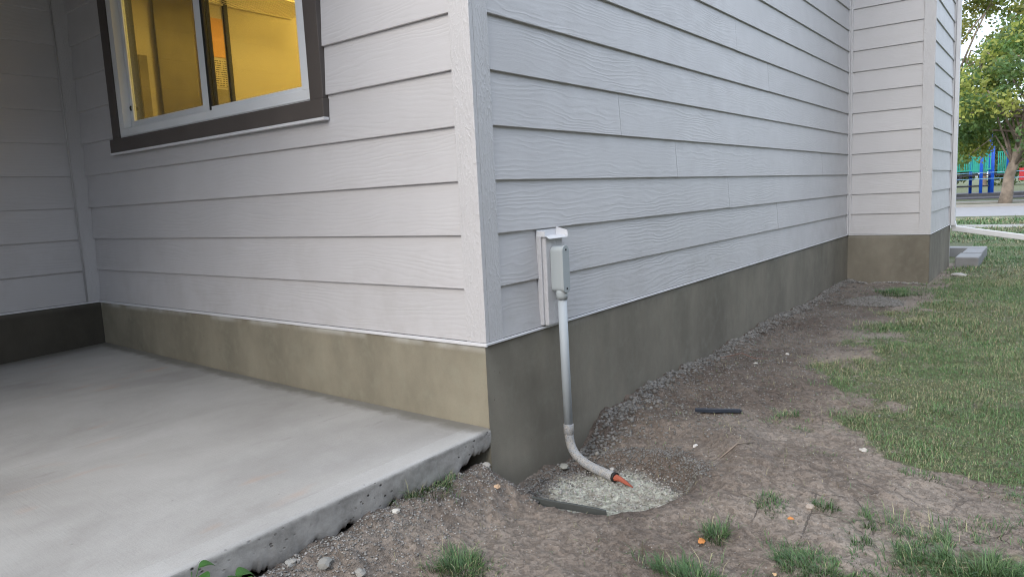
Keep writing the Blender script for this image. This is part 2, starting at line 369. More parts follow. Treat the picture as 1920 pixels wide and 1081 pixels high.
siding('siding', (0, 0, 0), (0, 1, 0), (1, 0, 0), .107, L_-.020, 0, TOP, M['siding'],
       {5: [], 4: [1.107], 3: [1.75, 4.9], 2: [2.55], 1: [3.58], 6: [3.365], 7: [2.705], 8: [4.4], 9: [1.9], 10: [3.2]}, label='long side wall of grey wood grain clapboards')
siding('siding', (0, 0, 0), (-1, 0, 0), (0, -1, 0), .098, W_-.006, 0, TOP, M['siding_smooth'], hole=(-WIN[1], -WIN[0], WIN[2], WIN[3]), label='front wall of grey clapboards around the window')
siding('siding', (-W_, 0, 0), (0, -1, 0), (1, 0, 0), .075, 3.4, 0, TOP, M['siding_smooth'], label='shaded clapboard wall beside the patio')
siding('siding', (0, L_, 0), (1, 0, 0), (0, -1, 0), .025, B_-.10, 0, TOP, M['siding_smooth'], label='narrow clapboard wall where the house steps out')
siding('siding', (B_, 0, 0), (0, 1, 0), (1, 0, 0), L_+.022, YE-.10, 0, TOP, M['siding_smooth'], label='farthest clapboard wall beside the downspout')
# wall cores (solid behind the boards), front one with the window opening
mb = MB()
mb.box((-.15, .15, -.03), (-.0222, L_, ZT)); mb.box((-.15, L_+.0222, -.03), (B_-.0222, YE-.02, ZT-.001))
mb.box((-.98, .0222, -.03), (-.0222, .149, ZT)); mb.box((-6, .0222, -.03), (-2.755, .149, ZT))
mb.box((-2.755, .0222, -.03), (-.98, .149, .995)); mb.box((-2.755, .0222, 2.145), (-.98, .149, ZT))
mb.box((-3.48, -3.4, -.03), (-W_-.0222, .021, ZT))
mb.build('wall', M['core'], house)
# trims
mb = MB(); mb.box((-.098, 0, 0), (0, .0215, ZT)); mb.box((-.0215, .0217, 0), (0, .107, ZT)); mb.build('corner_trim', M['trim'], house, .0025)
mb = MB(); mb.box((-W_-.02, -.075, 0), (-W_+.004, .021, ZT)); mb.build('corner_trim', M['trim'], house, .002)
mb = MB(); mb.tube([(-W_+.003, -.077, .002), (-W_+.003, -.077, 2.2)], .006, 6); mb.build('caulk_bead', M['trim'], house)
mb = MB(); mb.box((-.02, L_-.025, 0), (.004, L_-.0, ZT)); mb.box((.004, L_-.004, 0), (.025, L_+.02, ZT)); mb.build('corner_trim', M['trim'], house, .002)
mb = MB(); mb.box((B_-.10, L_, 0), (B_, L_+.0215, ZT)); mb.build('corner_trim', M['trim'], house, .0025)
mb = MB(); mb.box((B_-.02, YE-.10, 0), (B_+.003, YE, ZT)); mb.build('corner_trim', M['trim'], house, .0025)
# white starter flashing under the first board
mb = MB()
mb.box((-W_, -.004, -.014), (-.078, .004, -.001)); mb.box((-.0765, -.006, -.013), (.005, .003, -.001)); mb.box((-.004, .0035, -.010), (.005, L_, -.001))
mb.box((-.003, L_-.004, -.010), (B_+.004, L_+.003, -.001)); mb.box((B_-.004, L_+.0035, -.008), (B_+.004, YE, -.001)); mb.box((-W_-.004, -3.4, -.012), (-W_+.004, -.0045, -.001))
mb.build('base_flashing', M['flash'], house, .001, 1)
# foundations: finely gridded, hand-trowelled faces
def found(name, O, ud, nd, ln, zb, mat, label, pin=.006):
    ud, nd, O = np.array(ud, float), np.array(nd, float), np.array(O, float); nu, nv = max(8, int(ln/.03)), 34
    U, V = np.meshgrid(np.linspace(0, ln, nu), np.linspace(-.0125, zb, nv), indexing='ij')
    edge = np.minimum(sstep(0, .08, U), sstep(0, .08, ln-U))
    D = -pin+(.005*fbm(U*3+O[0]*9, V*3+O[1]*7+40)+.0016*fbm(U*22, V*22, 3))*edge*sstep(0, .06, -V-.0125)
    D = D+.018*sstep(-.46, -.62, V)*(.6+.8*vn(U*5, V*5+9))*edge
    P = O+U[..., None]*ud+D[..., None]*nd+V[..., None]*np.array([0, 0, 1.]); I = np.arange(nu*nv).reshape(nu, nv)
    F = np.stack([I[:-1, :-1], I[1:, :-1], I[1:, 1:], I[:-1, 1:]], -1).reshape(-1, 4)
    o = np_mesh(name, P.reshape(-1, 3), F, mat, house, smooth=True); o['label'] = label; return o
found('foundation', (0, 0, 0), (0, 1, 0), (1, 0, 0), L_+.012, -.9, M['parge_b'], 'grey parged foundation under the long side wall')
found('foundation', (-W_-.012, 0, 0), (1, 0, 0), (0, -1, 0), W_+.006, -.9, M['parge_a'], 'pale beige parged foundation above the patio')
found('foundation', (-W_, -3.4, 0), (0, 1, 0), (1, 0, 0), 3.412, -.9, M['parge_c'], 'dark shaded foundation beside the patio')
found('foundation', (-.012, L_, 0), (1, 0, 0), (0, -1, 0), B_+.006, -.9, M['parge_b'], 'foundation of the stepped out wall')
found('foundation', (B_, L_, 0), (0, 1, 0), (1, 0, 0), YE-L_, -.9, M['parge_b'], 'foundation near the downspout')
# porch ceiling over the patio, with its post, and the main roof
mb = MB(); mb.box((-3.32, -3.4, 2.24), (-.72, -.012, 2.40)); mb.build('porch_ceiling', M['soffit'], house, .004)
mb = MB(); mb.box((-.88, -3.38, -.33), (-.74, -3.24, 2.239)); mb.build('porch_post', M['trim'], house, .004)
mb = MB(); mb.box((-3.32, -3.52, -.33), (-2.0, -3.402, 2.46)); mb.build('added_shade_wall', M['soffit'], house)  # unseen wall added to keep light out of the recess
mb = MB(); mb.box((-6.5, .0, ZT+.001), (B_+.25, YE+.3, ZT+.2)); mb.build('roof', M['roofm'], house)
mb = MB(); mb.box((-6, YE-.019, -.9), (B_-.005, YE, ZT)); mb.build('rear_wall', M['siding_smooth'], house)

# unseen house shapes added to block the low sky behind and beside the photographer
M['nb'] = plain('neighbour stucco', (.10, .097, .09), .9)
def sky_block(x0, y0, x1, y1, h, face, label):
    t = empty('added_sky_block', ((x0+x1)/2, (y0+y1)/2, -.5), label=label, cat='house')
    def p(mb, nm, mat):
        o = mb.build(nm, mat, t); o.matrix_parent_inverse = Matrix.Translation((-(x0+x1)/2, -(y0+y1)/2, .5)); return o
    m_ = MB(); m_.box((x0, y0, -.8), (x1, y1, h)); p(m_, 'wall', M['nb'])
    m_ = MB(); cx = (x0+x1)/2; a = .5
    m_.prism([(x0-a, y0-a, h+.001), (x1+a, y0-a, h+.001), (cx, y0-a, h+1.6)], (0, y1-y0+2*a, 0)); p(m_, 'roof', M['roofm'])
    for i in range(4):
        for zz in (.4, 3.2):
            m_ = MB()
            if face == 'x': q = y0+(y1-y0)*(i+.5)/4; m_.box((x0-.05, q-.6, zz), (x0+.02, q+.6, zz+1.3))
            else: q = x0+(x1-x0)*(i+.5)/4; m_.box((q-.6, y1-.02, zz), (q+.6, y1+.05, zz+1.3))
            p(m_, 'window', M['gap'])
sky_block(9.5, -14, 18, 11, 6.2, 'x', 'added house shape blocking low sky across the lawn to the right, out of view')
sky_block(-14, -24, 9, -16, 2.2, 'y', 'added house shape blocking low sky behind the photographer, out of view')

# window
wn = empty('window', (0, 0, 0)); wn.parent = house
y0 = -.012
mb = MB(); mb.box((-2.84, y0, 1.003), (-2.752, .02, 2.24)); mb.box((-.921, y0, 1.003), (-.83, .02, 2.24)); mb.box((-2.751, y0+.001, 2.15), (-.922, .02, 2.239))
mb.box((-2.868, y0-.008, .925), (-.824, .02, 1.0025)); mb.build('casing', M['brown'], wn, .002)
mb = MB(); mb.box((-2.872, y0-.011, .911), (-.822, .004, .9235)); mb.build('drip_cap', M['flash'], wn, .001)
mb = MB()
mb.box((-2.751, -.004, 1.0035), (-.922, .075, 1.055)); mb.box((-2.751, -.004, 2.10), (-.922, .075, 2.149)); mb.box((-2.751, -.004, 1.0551), (-2.695, .075, 2.0999)); mb.box((-.978, -.004, 1.0551), (-.922, .075, 2.0999))
mb.box((-2.74, -.0075, 1.009), (-.93, -.0042, 1.017)); mb.build('frame', M['vinyl'], wn, .002)
# sliding sash (left, set deeper) and fixed sash (right)
mb = MB(); mb.box((-2.694, .040, 1.0555), (-2.655, .06, 2.099)); mb.box((-1.835, .012, 1.0555), (-1.772, .034, 2.099)); mb.box((-2.6545, .040, 1.0555), (-1.8355, .06, 1.098)); mb.build('sash', M['vinyl'], wn, .002)
mb = MB(); mb.box((-1.771, .010, 1.0555), (-1.750, .05, 2.099)); mb.build('gasket', M['gap'], wn)
mb = MB(); mb.box((-1.749, .008, 1.0552), (-.9785, .03, 1.075)); mb.box((-.998, .008, 1.0752), (-.9785, .03, 2.099)); mb.build('sash', M['vinyl'], wn, .002)
mb = MB(); mb.box((-2.6545, .048, 1.0985), (-1.8355, .052, 2.098)); mb.build('pane', M['glass'], wn)
mb = MB(); mb.box((-1.7485, .020, 1.0755), (-.9985, .024, 2.098)); mb.build('pane', M['glass'], wn)
mb = MB(); mb.tube([(-2.67, .036, 1.16), (-2.66, .028, 1.172), (-2.67, .036, 1.184)], .005, 6); mb.build('latch', M['gap'], wn)
# room behind the window
mb = MB()
mb.box((-3.05, .15, -.02), (-2.95, 3.2, 2.35)); mb.box((-2.949, 2.3, -.02), (-.151, 2.4, 2.349)); mb.box((-3.05, .15, 2.35), (-.151, 3.2, 2.45)); mb.box((-3.05, .15, -.10), (-.151, 3.2, -.02)); mb.box((-.16, .15, -.02), (-.1505, 3.2, 2.35))
M['room'] = plain('painted room wall', (.62, .56, .44), .7, .06, 3, .02); mb.build('room_wall', M['room'], house)
M['casing_in'] = plain('interior trim', (.80, .74, .60), .5, .03)
mb = MB(); mb.box((-2.949, .66, 0), (-2.90, .735, 2.34)); mb.box((-2.949, .16, 0), (-2.93, .23, 2.34)); mb.build('interior_trim', M['casing_in'], house)
M['dkolive'] = plain('olive panel', (.30, .265, .18), .9, .2, 9, .2)
mb = MB()
pts = []
for i in range(40):
    yy = .36+i/39*.26; pts.append((-2.925+.001*math.sin(i*.3), yy))
for i in range(39):
    mb.face([(*pts[i], .75), (*pts[i+1], .75), (*pts[i+1], 2.3), (*pts[i], 2.3)], sm=True)
cu = mb.build('olive_panel', M['dkolive']); tag(cu, 'olive flat panel hanging inside the left pane of the lit window', 'olive_panel'); cu.modifiers.new('t', 'SOLIDIFY').thickness = .003  # flat olive sheet just inside the left pane
mb = MB(); mb.box((-2.949, .86, 0), (-2.925, .885, 2.2)); mb.build('door_edge', M['gap'], house)
def flat_thing(name, y0_, y1_, z0, z1, mat, label, cat):
    m_ = MB(); m_.box((-2.949, y0_, z0), (-2.943, y1_, z1)); return tag(m_.build(name, mat, None, .001), label, cat)
M['poster'] = plain('orange poster paper', (.78, .42, .16), .7, .25, 20, .1)
flat_thing('poster', .755, .85, 1.60, 1.86, M['poster'], 'orange paper poster on the lit room wall, above the printed notice', 'poster')
pm = N('printed notice'); spx = pm.n('ShaderNodeSeparateXYZ', {0: pm.obj()}); ln = pm.math('SINE', pm.math('MULTIPLY', spx.outputs[2], 420)); nz = pm.noise(pm.scalev(pm.obj(), (1, 90, 12)), 1, 2)
pm.out(pm.mix(pm.math('MULTIPLY', pm.math('GREATER_THAN', ln, .1), pm.mapr(nz, .42, .5)), (.70, .62, .45, 1), (.12, .10, .07, 1)), .7)
flat_thing('notice', .755, .85, 1.40, 1.585, pm.m, 'printed notice sheet on the lit room wall, below the orange poster', 'notice')
flat_thing('notice_board', .755, .85, 1.10, 1.385, M['dkolive'], 'dark framed board low on the lit room wall beside the window divider', 'board')
flat_thing('breaker_panel', .245, .30, 1.05, 1.55, M['dkolive'], 'narrow dark panel low inside the left pane of the lit window', 'panel')
flat_thing('thermostat', .56, .60, 1.86, 2.00, M['dkolive'], 'small dark box high on the room wall beside the window divider', 'thermostat')
ws = empty('wire_shelf', (-2.6, 1, 2.1), label='white wire shelf near the ceiling inside the lit window', cat='shelf')
zsh = 1.955
for xx, dz_ in ((-2.40, 0), (-2.935, 0), (-2.40, -.05)):
    mb = MB(); mb.tube([(xx, .45, zsh+dz_), (xx, 1.42, zsh+dz_)], .006, 6); sh = mb.build('rail', M['casing_in'], ws); sh.matrix_parent_inverse = Matrix.Translation((2.6, -1, -2.1))
mb = MB()
for i in range(40):
    yy = .455+i*.0245; mb.tube([(-2.935, yy, zsh+.004), (-2.40, yy, zsh+.004), (-2.398, yy, zsh-.05)], .003, 4)
sh = mb.build('wire_grid', M['casing_in'], ws); sh.matrix_parent_inverse = Matrix.Translation((2.6, -1, -2.1))
# the lit lamp of the room
em = N('lit lamp glass'); em.b.inputs['Emission Color'].default_value = (1, .55, .10, 1); em.b.inputs['Emission Strength'].default_value = 6
mb = MB(); mb.tube([(-1.6, 1.5, 2.349), (-1.6, 1.5, 2.30), (-1.6, 1.5, 2.27)], [.15, .15, .08], 20); cl = mb.build('ceiling_lamp', em.m); tag(cl, 'lit round lamp on the room ceiling behind the window', 'lamp')
pl = bpy.data.lights.new('lamp light', 'POINT'); pl.energy = 40; pl.color = (1, .66, .15); pl.shadow_soft_size = .12
po = bpy.data.objects.new('lamp_light', pl); COL.objects.link(po); po.location = (-1.6, 1.5, 2.15); po.parent = cl

# mounting block on the side wall
mb = MB(); mb.box((-.012, .377, .004), (.030, .502, .374)); bk = mb.build('mounting_block', M['trim'], house, .004)
mb = MB(); mb.box((-.012, .366, .006), (.012, .3765, .380)); mb.build('caulk_bead', M['trim'], bk, .003)
mb = MB()
mb.box((-.01, .368, .3745), (.034, .512, .3765)); mb.prism([(.034, .374, .3765), (.052, .374, .3665), (.052, .374, .3648), (.034, .374, .3745)], (0, .134, 0))
mb.box((-.01, .368, .3767), (-.006, .512, .402)); mb.box((-.0058, .368, .3767), (.033, .3705, .398)); mb.prism([(-.0058, .5095, .3767), (.054, .5095, .369), (.050, .5095, .394), (.030, .5095, .4), (-.0058, .5095, .410)], (0, .0022, 0))
mb.build('block_flashing', M['flash'], bk)

# ------------------------------------------------------------------ conduit
cd = empty('electrical_conduit', (.065, .43, -.5), label='grey plastic conduit with fitting box running down the side foundation into the pit', cat='conduit')
def cpart(mb, name, mat, par=None, **k):
    o = mb.build(name, mat, par or cd, **k); 
    if par is None: o.matrix_parent_inverse = Matrix.Translation((-.065, -.43, .5))
    return o
def rrect(cy, cz, w_, h_, rt, rb, n=7):
    P = []
    for (sy, sz, a0, rr) in ((1, 1, 0, rt), (-1, 1, 90, rt), (-1, -1, 180, rb), (1, -1, 270, rb)):
        for i in range(n):
            a = R_(a0+90*i/(n-1)); P.append((cy+sy*(w_/2-rr)+rr*math.cos(a), cz+sz*(h_/2-rr)+rr*math.sin(a)))
    return P
mb = MB(); mb.prism([(.031, y, z) for y, z in rrect(.427, .238, .047, .190, .022, .018)], (.052, 0, 0)); body = cpart(mb, 'fitting_box', M['box'], bevel=.002)
mb = MB(); mb.prism([(.0835, y, z) for y, z in rrect(.427, .238, .051, .196, .024, .020)], (.010, 0, 0)); mb.build('cover', M['box'], body, .0015)
for zz in (.318, .157):
    mb = MB(); mb.tube([(.0936, .427, zz), (.0956, .427, zz)], .0042, 10); mb.build('screw', M['gap'], body)
mb = MB(); mb.tube([(.064, .428, .150), (.064, .428, .140), (.065, .429, .128), (.065, .429, .112)], [.021, .0235, .0235, .0235], 20); cpart(mb, 'hub', M['box'])
mb = MB(); mb.tube([(.065, .43, .118), (.066, .432, -.15), (.068, .436, -.44)], .0190, 24); cpart(mb, 'pipe', M['pipe'])
mb = MB(); mb.tube([(.068, .436, -.428), (.068, .436, -.430), (.068, .436, -.470), (.068, .436, -.472)], [.020, .0222, .0222, .020], 24); cpart(mb, 'coupling', M['dirty'])
P0, P1, P2, P3 = Vector((.068, .436, -.465)), Vector((.070, .435, -.575)), Vector((.14, .42, -.590)), Vector((.330, .365, -.588))
el = []
for i in range(15):
    t = i/14; el.append(P0*(1-t)**3+P1*3*t*(1-t)**2+P2*3*t*t*(1-t)+P3*t**3)
mb = MB(); mb.tube(el, .0196, 24, wob=.015); cpart(mb, 'elbow', M['dirty'])
d_ = (el[-1]-el[-2]).normalized()
mb = MB(); mb.tube([el[-1]-d_*.01, el[-1]+d_*.0015], .0201, 20); cpart(mb, 'pipe_end', M['gap'])
mb = MB(); a_ = el[-1]-d_*.005
mb.tube([a_, a_+d_*.03+Vector((0, -.002, 0)), a_+d_*.07+Vector((0, -.004, -.004)), a_+d_*.105+Vector((0, -.008, -.008))], [.0135, .0115, .0075, .002], 9, wob=.28, sm=False); cpart(mb, 'orange_duct', M['orange'])

# ------------------------------------------------------------------ patio slab
pt = empty('patio_slab', (0, 0, -.335), label='pale concrete patio slab with ragged underside in front of the window', cat='patio')
gx = np.concatenate([np.linspace(-3.324, -.35, 90)[:-1], np.linspace(-.35, -.016, 26)]); gy = np.concatenate([np.linspace(-3.6, -1.5, 60)[:-1], np.linspace(-1.5, .0035, 330)])
X, Y = np.meshgrid(gx, gy, indexing='ij')
Z = -.333-.014*(X+.0)*(1) *sstep(0, -3.3, X)-.0+.0016*fbm(X*2.2, Y*2.2, 4)+.03*np.minimum(0, Y)*sstep(-1.5, -3.3, X)
rim = (X > -.0161); rowx = -.016+.002*fbm(Y*4, X*0, 3); X = np.where(rim, rowx, X)
I = np.arange(X.size).reshape(X.shape)
F = np.stack([I[:-1, :-1], I[1:, :-1], I[1:, 1:], I[:-1, 1:]], -1).reshape(-1, 4)
top = np.stack([X, Y, Z], -1)
# rounded shoulder and ragged side face
stp = np.floor(fbm(gy*16, gy*0+6, 3)*5)/5
bot = -.452+.014*fbm(gy*5, gy*0+3, 4)+.012*fbm(gy*31, gy*0+8, 4, 2.3, .7)+.026*stp+.009*fbm(gy*140, gy*0+1, 2)+.050*sstep(-.20, -.03, gy)
prof = [top[-1]]; 
xr, zr = top[-1][:, 0], top[-1][:, 2]
for dx, dz in ((.007, -.002), (.011, -.006), (.013, -.011)): prof.append(np.stack([xr+dx, gy, zr+dz], -1))
nS = 16
for i in range(1, nS+1):
    t = i/nS; z = zr-.011+(bot-(zr-.011))*t
    x = xr+.013-.003*t+.0022*fbm(gy*14, z*14, 4)+.0016*fbm(gy*60, z*60, 2)-.012*t**6
    prof.append(np.stack([x, gy, z], -1))
prof.append(np.stack([xr-.05-.02*vn(gy*20, gy*0), gy, bot+.012*vn(gy*30, gy*0+2)], -1)); prof.append(np.stack([xr-.6, gy, bot*0-.44], -1))
PR = np.stack(prof, 0); J = np.arange(PR.shape[0]*len(gy)).reshape(PR.shape[:2])
F2 = np.stack([J[:-1, :-1], J[1:, :-1], J[1:, 1:], J[:-1, 1:]], -1).reshape(-1, 4)
np_mesh('slab_top', top.reshape(-1, 3), F, M['concrete'], pt, smooth=True).matrix_parent_inverse = Matrix.Translation((0, 0, .335))
midx = np.repeat(np.arange(PR.shape[0]-1) >= 2, len(gy)-1).astype(int)
np_mesh('slab_edge', PR.reshape(-1, 3), F2, [M['concrete'], M['slab_side']], pt, smooth=True, midx=midx).matrix_parent_inverse = Matrix.Translation((0, 0, .335))
mb = MB()   # end face beside the foundation corner
idx = [tuple(PR[i, -1]) for i in range(PR.shape[0])]
mb.face(idx); o_ = mb.build('slab_end', M['slab_side'], pt, recalc=False); o_.matrix_parent_inverse = Matrix.Translation((0, 0, .335))

# ------------------------------------------------------------------ ground
PIT = (.372, .240)
def gedge(y):
    ys = [-9, -.6, .60, .80, .83, 1.0, 1.2, 1.5, 2.0, 2.8, 4.1, 4.8, 5.15, 5.5, 5.92, 6.6, 7.8, 9]
    xs = [2.6, 2.2, 2.0, 1.55, 1.27, 1.12, .97, .80, .70, .74, .80, 1.02, .80, .60, .80, .84, .78, .2]
    return np.interp(y, ys, xs)
PATCH = [(-.0, -.36, .07, .10, .9), (.36, -.585, .10, .055, 1.0), (.90, -.005, .035, .045, 1.0), (.93, -.26, .11, .075, 1.0), (.965, .26, .035, .035, .8), (1.0, .21, .05, .04, .7),
         (1.12, .31, .05, .035, 1.), (1.10, .04, .05, .03, .5), (1.215, -.05, .12, .07, 1.), (1.27, .26, .06, .045, 1.), (1.33, .17, .09, .07, .9), (1.42, .25, .06, .04, .9), (1.30, .06, .06, .05, .5),
         (1.58, .13, .20, .16, 1.2), (1.95, .0, .35, .35, 1.), (1.70, .66, .10, .08, .7), (.72, 1.10, .05, .05, .5), (.76, 1.22, .06, .05, .6), (.85, 1.05, .05, .04, .4), (.60, .55, .0, .0, 0), (.60, 5.2, .18, .2, .9), (1.02, .72, .05, .03, .4), (1.35, .70, .1, .04, .4), (1.50, .42, .07, .05, .35)]
def grass_density(x, y, pk=1.0):
    n = fbm(x*3.2+3, y*3.2+11, 4); n2 = fbm(x*11, y*11+5, 3); n3 = fbm(x*5+30, y*5, 4)
    d = x-gedge(y)+.46*n+.20*n2
    g = sstep(-.26, .26, d)**1.3*(1-.42*sstep(.14, .42, n3+.15*n2))*np.where(y < .6, sstep(.6, .8, y), 1.)
    for (cx, cy, rx, ry, s) in PATCH:
        if rx > 0:
            q = np.sqrt(((x-cx)/rx)**2+((y-cy)/ry)**2)+.55*n2+.3*n; g = np.maximum(g, (pk if cx < 1.5 else max(pk, .62))*s*sstep(1.3, .45, q))
    far = sstep(7.6, 9, y); g = np.maximum(g, far); g = np.where((x > 2.4), 1., g)
    return g
def height(x, y):
    z = -.497+0*x
    z = z-.030*sstep(.5, -.4, y)*sstep(.05, .3, x)
    z = z-.045*sstep(10, 26, y)
    # pit by the house corner
    q = np.sqrt(((x-PIT[0])/.305)**2+((y-PIT[1])/.29)**2)+.10*fbm(x*5, y*5, 3)
    pit = sstep(1.12, .86, q)
    side = sstep(.30, .02, x)*sstep(-.05, .05, y)*sstep(.95, .50, y)       # channel beside the wall
    z = z+(-.606-z)*np.maximum(pit, .9*side)
    # bank rising up to the right and behind the pit
    q2 = np.sqrt(((x-PIT[0])/.45)**2+((y-PIT[1]-.05)/.50)**2); z = z+.022*sstep(.85, 1.02, q2)*sstep(1.5, 1.05, q2)*sstep(0, .3, y)
    z = z-.05*sstep(1.35, .95, q2)*sstep(.25, .6, y)*(1-pit)*sstep(.75, .2, x)
    # spoil next to the slab edge and hollow under it
    sl_ = sstep(-.02, -.10, y)*sstep(.22, .03, x); z = z+(.058+.006*sstep(-.2, -.4, y)*sstep(.14, .0, x))*sl_
    z = z-.035*sstep(.0, -.05, x)*sstep(0, -.05, y)
    # crumbly ridge against the foundation
    z = z+.022*sstep(.17, .02, x)*sstep(.9, 1.3, y)*(y < 5.92)
    for (cx, cy, rx, ry, hh) in ((.50, 4.42, .22, .32, .070), (.36, 3.55, .14, .25, .040), (.45, 2.95, .2, .2, -.02), (.30, 1.15, .15, .2, -.025), (.62, 1.75, .25, .2, .018), (.28, 1.75, .12, .3, .02), (.75, .75, .3, .2, .012), (.35, 2.4, .2, .6, .012), (.95, .55, .25, .25, .015)):
        z = z+hh*np.exp(-((x-cx)/rx)**2-((y-cy)/ry)**2)
    near = sstep(14, 6, y)
    z = z+(.026*fbm(x*1.5, y*1.5, 3)+.018*fbm(x*6+4, y*6, 4)+.014*fbm(x*24, y*24+7, 4)*(.7+.9*sstep(.45, .1, x))+.005*fbm(x*70, y*70, 2))*near
    return z
def axis(lo, hi, f0, f1, step, gr=1.06):
    a = list(np.arange(f0, f1, step)); s = step; x = f1
    while x < hi: a.append(x); s *= gr; x += s
    a.append(hi); s = step; x = f0-step; b = []
    while x > lo: b.append(x); s *= gr*1.02; x -= s
    b.append(lo); return np.array(sorted(b)+a)
ax_ = axis(-400, 400, -.06, 1.95, .0085, 1.09); ay_ = axis(-200, 900, -1.15, 1.7, .0085, 1.022)
X, Y = np.meshgrid(ax_, ay_, indexing='ij'); Z = height(X, Y)
inhouse = (X < -.06) & (Y > .06) & (Y < 7.8); Z = np.where(inhouse, -.6, Z); Z = np.where((X < -.06) & (Y <= .06) & (Y > -3.6), np.minimum(Z, -.475), Z)
I = np.arange(X.size).reshape(X.shape); F = np.stack([I[:-1, :-1], I[1:, :-1], I[1:, 1:], I[:-1, 1:]], -1).reshape(-1, 4)
G = np.clip(grass_density(X, Y, .42), 0, 1)
qc = np.sqrt(((X-.395)/.295)**2+((Y-.22)/.265)**2)+.16*fbm(X*6, Y*6+2, 4)
CZ = sstep(1.0, .75, qc)*sstep(.02, .12, X)
qd = np.sqrt(((X-PIT[0])/.33)**2+((Y-PIT[1])/.33)**2)+.2*fbm(X*9, Y*9, 3); DZ = sstep(1.25, .95, qd)*(1-CZ)*.9
DZ = np.maximum(DZ, sstep(.34, .04, X+.18*fbm(X*5, Y*5, 4))*sstep(.1, .5, Y)*sstep(1.9, .9, Y))
DZ = np.maximum(DZ, .85*sstep(.16, .05, X+.06*fbm(X*9, Y*9, 3))*(Y > .6)*(Y < 6))
DZ = np.maximum(DZ, .7*sstep(.12, .0, X+.06*fbm(X*9, Y*9, 3))*(Y < .0)*(Y > -2))
for (cx, cy, rx, ry, s) in ((.50, 4.42, .22, .30, .9), (.36, 3.55, .14, .25, .7), (.25, 1.05, .3, .3, .8), (.30, 2.6, .3, .9, .45), (.6, .78, .25, .15, .4)):
    DZ = np.maximum(DZ, s*sstep(1.2, .4, np.sqrt(((X-cx)/rx)**2+((Y-cy)/ry)**2)+.5*fbm(X*8, Y*8, 4)))
DZ = np.maximum(DZ, .85*sstep(.95, .50, X+.35*fbm(X*3, Y*3, 4))*sstep(.7, 1.3, Y)*sstep(5.9, 5.0, Y)*(.55+1.1*np.clip(fbm(X*5+9, Y*5, 4)+.4, 0, 1)))
zone = np.stack([G, CZ, np.clip(DZ, 0, 1), np.ones_like(G)], -1).reshape(-1, 4)
gr = np_mesh('ground', np.stack([X, Y, Z], -1).reshape(-1, 3), F, M['ground'], None, {'zone': zone}, smooth=True); gr['kind'] = 'structure'
gz = lambda x, y: float(height(np.array([float(x)]), np.array([float(y)]))[0])

# street, sidewalks
def strip(name, y0, y1, z, mat, h=.02, x0=-90, x1=90, kind='structure'):
    mb = MB(); mb.box((x0, y0, z-h), (x1, y1, z)); o = mb.build(name, mat); o['kind'] = kind; return o
ZF = -.541
st = strip('street', 19.0, 27.0, ZF+.012, M['asphalt'])
strip('kerb', 27.0, 27.15, ZF+.10, M['sidewalk'], .14); strip('kerb', 18.84, 19.0, ZF+.03, M['sidewalk'], .06)
strip('sidewalk', 15.0, 16.0, -.500, M['sidewalk'], .03); strip('sidewalk', 31.0, 32.3, ZF+.06, M['sidewalk'], .09)
M['rubber'] = plain('dark play surface', (.085, .08, .095), .95, .2)
strip('play_area', 37.0, 50, ZF+.05, M['rubber'], .08, -30, 30)

# ------------------------------------------------------------------ grass blades
def blades(name, pts, ln, wd, colf, parent=None, mat=None, center=None):
    n = len(pts); az = rng.random(n)*2*np.pi; lean = rng.uniform(.4, 1.5, n); L = ln*rng.uniform(.35, 1.25, n)*np.where(rng.random(n) < .06, 1.5, 1)*(1+1.1*fbm(pts[:, 0]*4, pts[:, 1]*4, 3))
    if center is not None: az = np.arctan2(pts[:, 1]-center[1], pts[:, 0]-center[0])+rng.normal(0, .9, n)
    d = np.stack([np.cos(az), np.sin(az), np.zeros(n)], -1); s = np.stack([-np.sin(az), np.cos(az), np.zeros(n)], -1); up = np.array([0, 0, 1.])
    a1 = lean*.5; a2 = lean*1.25
    b = np.asarray(pts); wv = (wd*rng.uniform(.6, 1.2, n))[:, None]
    m1 = b+(d*np.sin(a1)[:, None]+up*np.cos(a1)[:, None])*(L*.5)[:, None]; t = m1+(d*np.sin(a2)[:, None]+up*np.cos(a2)[:, None])*(L*.5)[:, None]
    V = np.stack([b-s*wv*.5, b+s*wv*.5, m1+s*wv*.42, m1-s*wv*.42, t], 1).reshape(-1, 3); k = np.arange(n)[:, None]*5
    F = np.concatenate([k+np.array([[0, 1, 2]]), k+np.array([[0, 2, 3]]), k+np.array([[3, 2, 4]])], 0)
    c = np.repeat(colf(b, n), 5, axis=0).reshape(n, 5, 3); c = c*np.array([.75, .75, 1, 1, 1.12])[None, :, None]
    c = np.concatenate([c.reshape(-1, 3), np.ones((n*5, 1))], 1)
    return np_mesh(name, V, F, mat or M['blade'], parent, {'col': c})
def gcol(b, n, dry=.40, dark=1.0):
    g = np.array([.055, .140, .045])*dark; y = np.array([.33, .31, .18]); t = np.array([.13, .225, .075])*dark
    k = rng.random((n, 1)); m_ = fbm(b[:, 0]*1.6+4, b[:, 1]*1.6, 4)[:, None]; isdry = (rng.random((n, 1)) < np.clip(dry+.9*m_, .05, .85))
    return np.where(isdry, y*(.55+.6*rng.random((n, 1))), (g*(1-k)+t*k)*(.7+.6*rng.random((n, 1))))
def scatter(n, x0, x1, y0, y1, thr=0):
    x = rng.uniform(x0, x1, n); y = rng.uniform(y0, y1, n); g = grass_density(x, y); k = rng.random(n) < np.clip(g-thr, 0, 1)**1.3
    x, y = x[k], y[k]; return np.stack([x, y, height(x, y)-.003], -1)
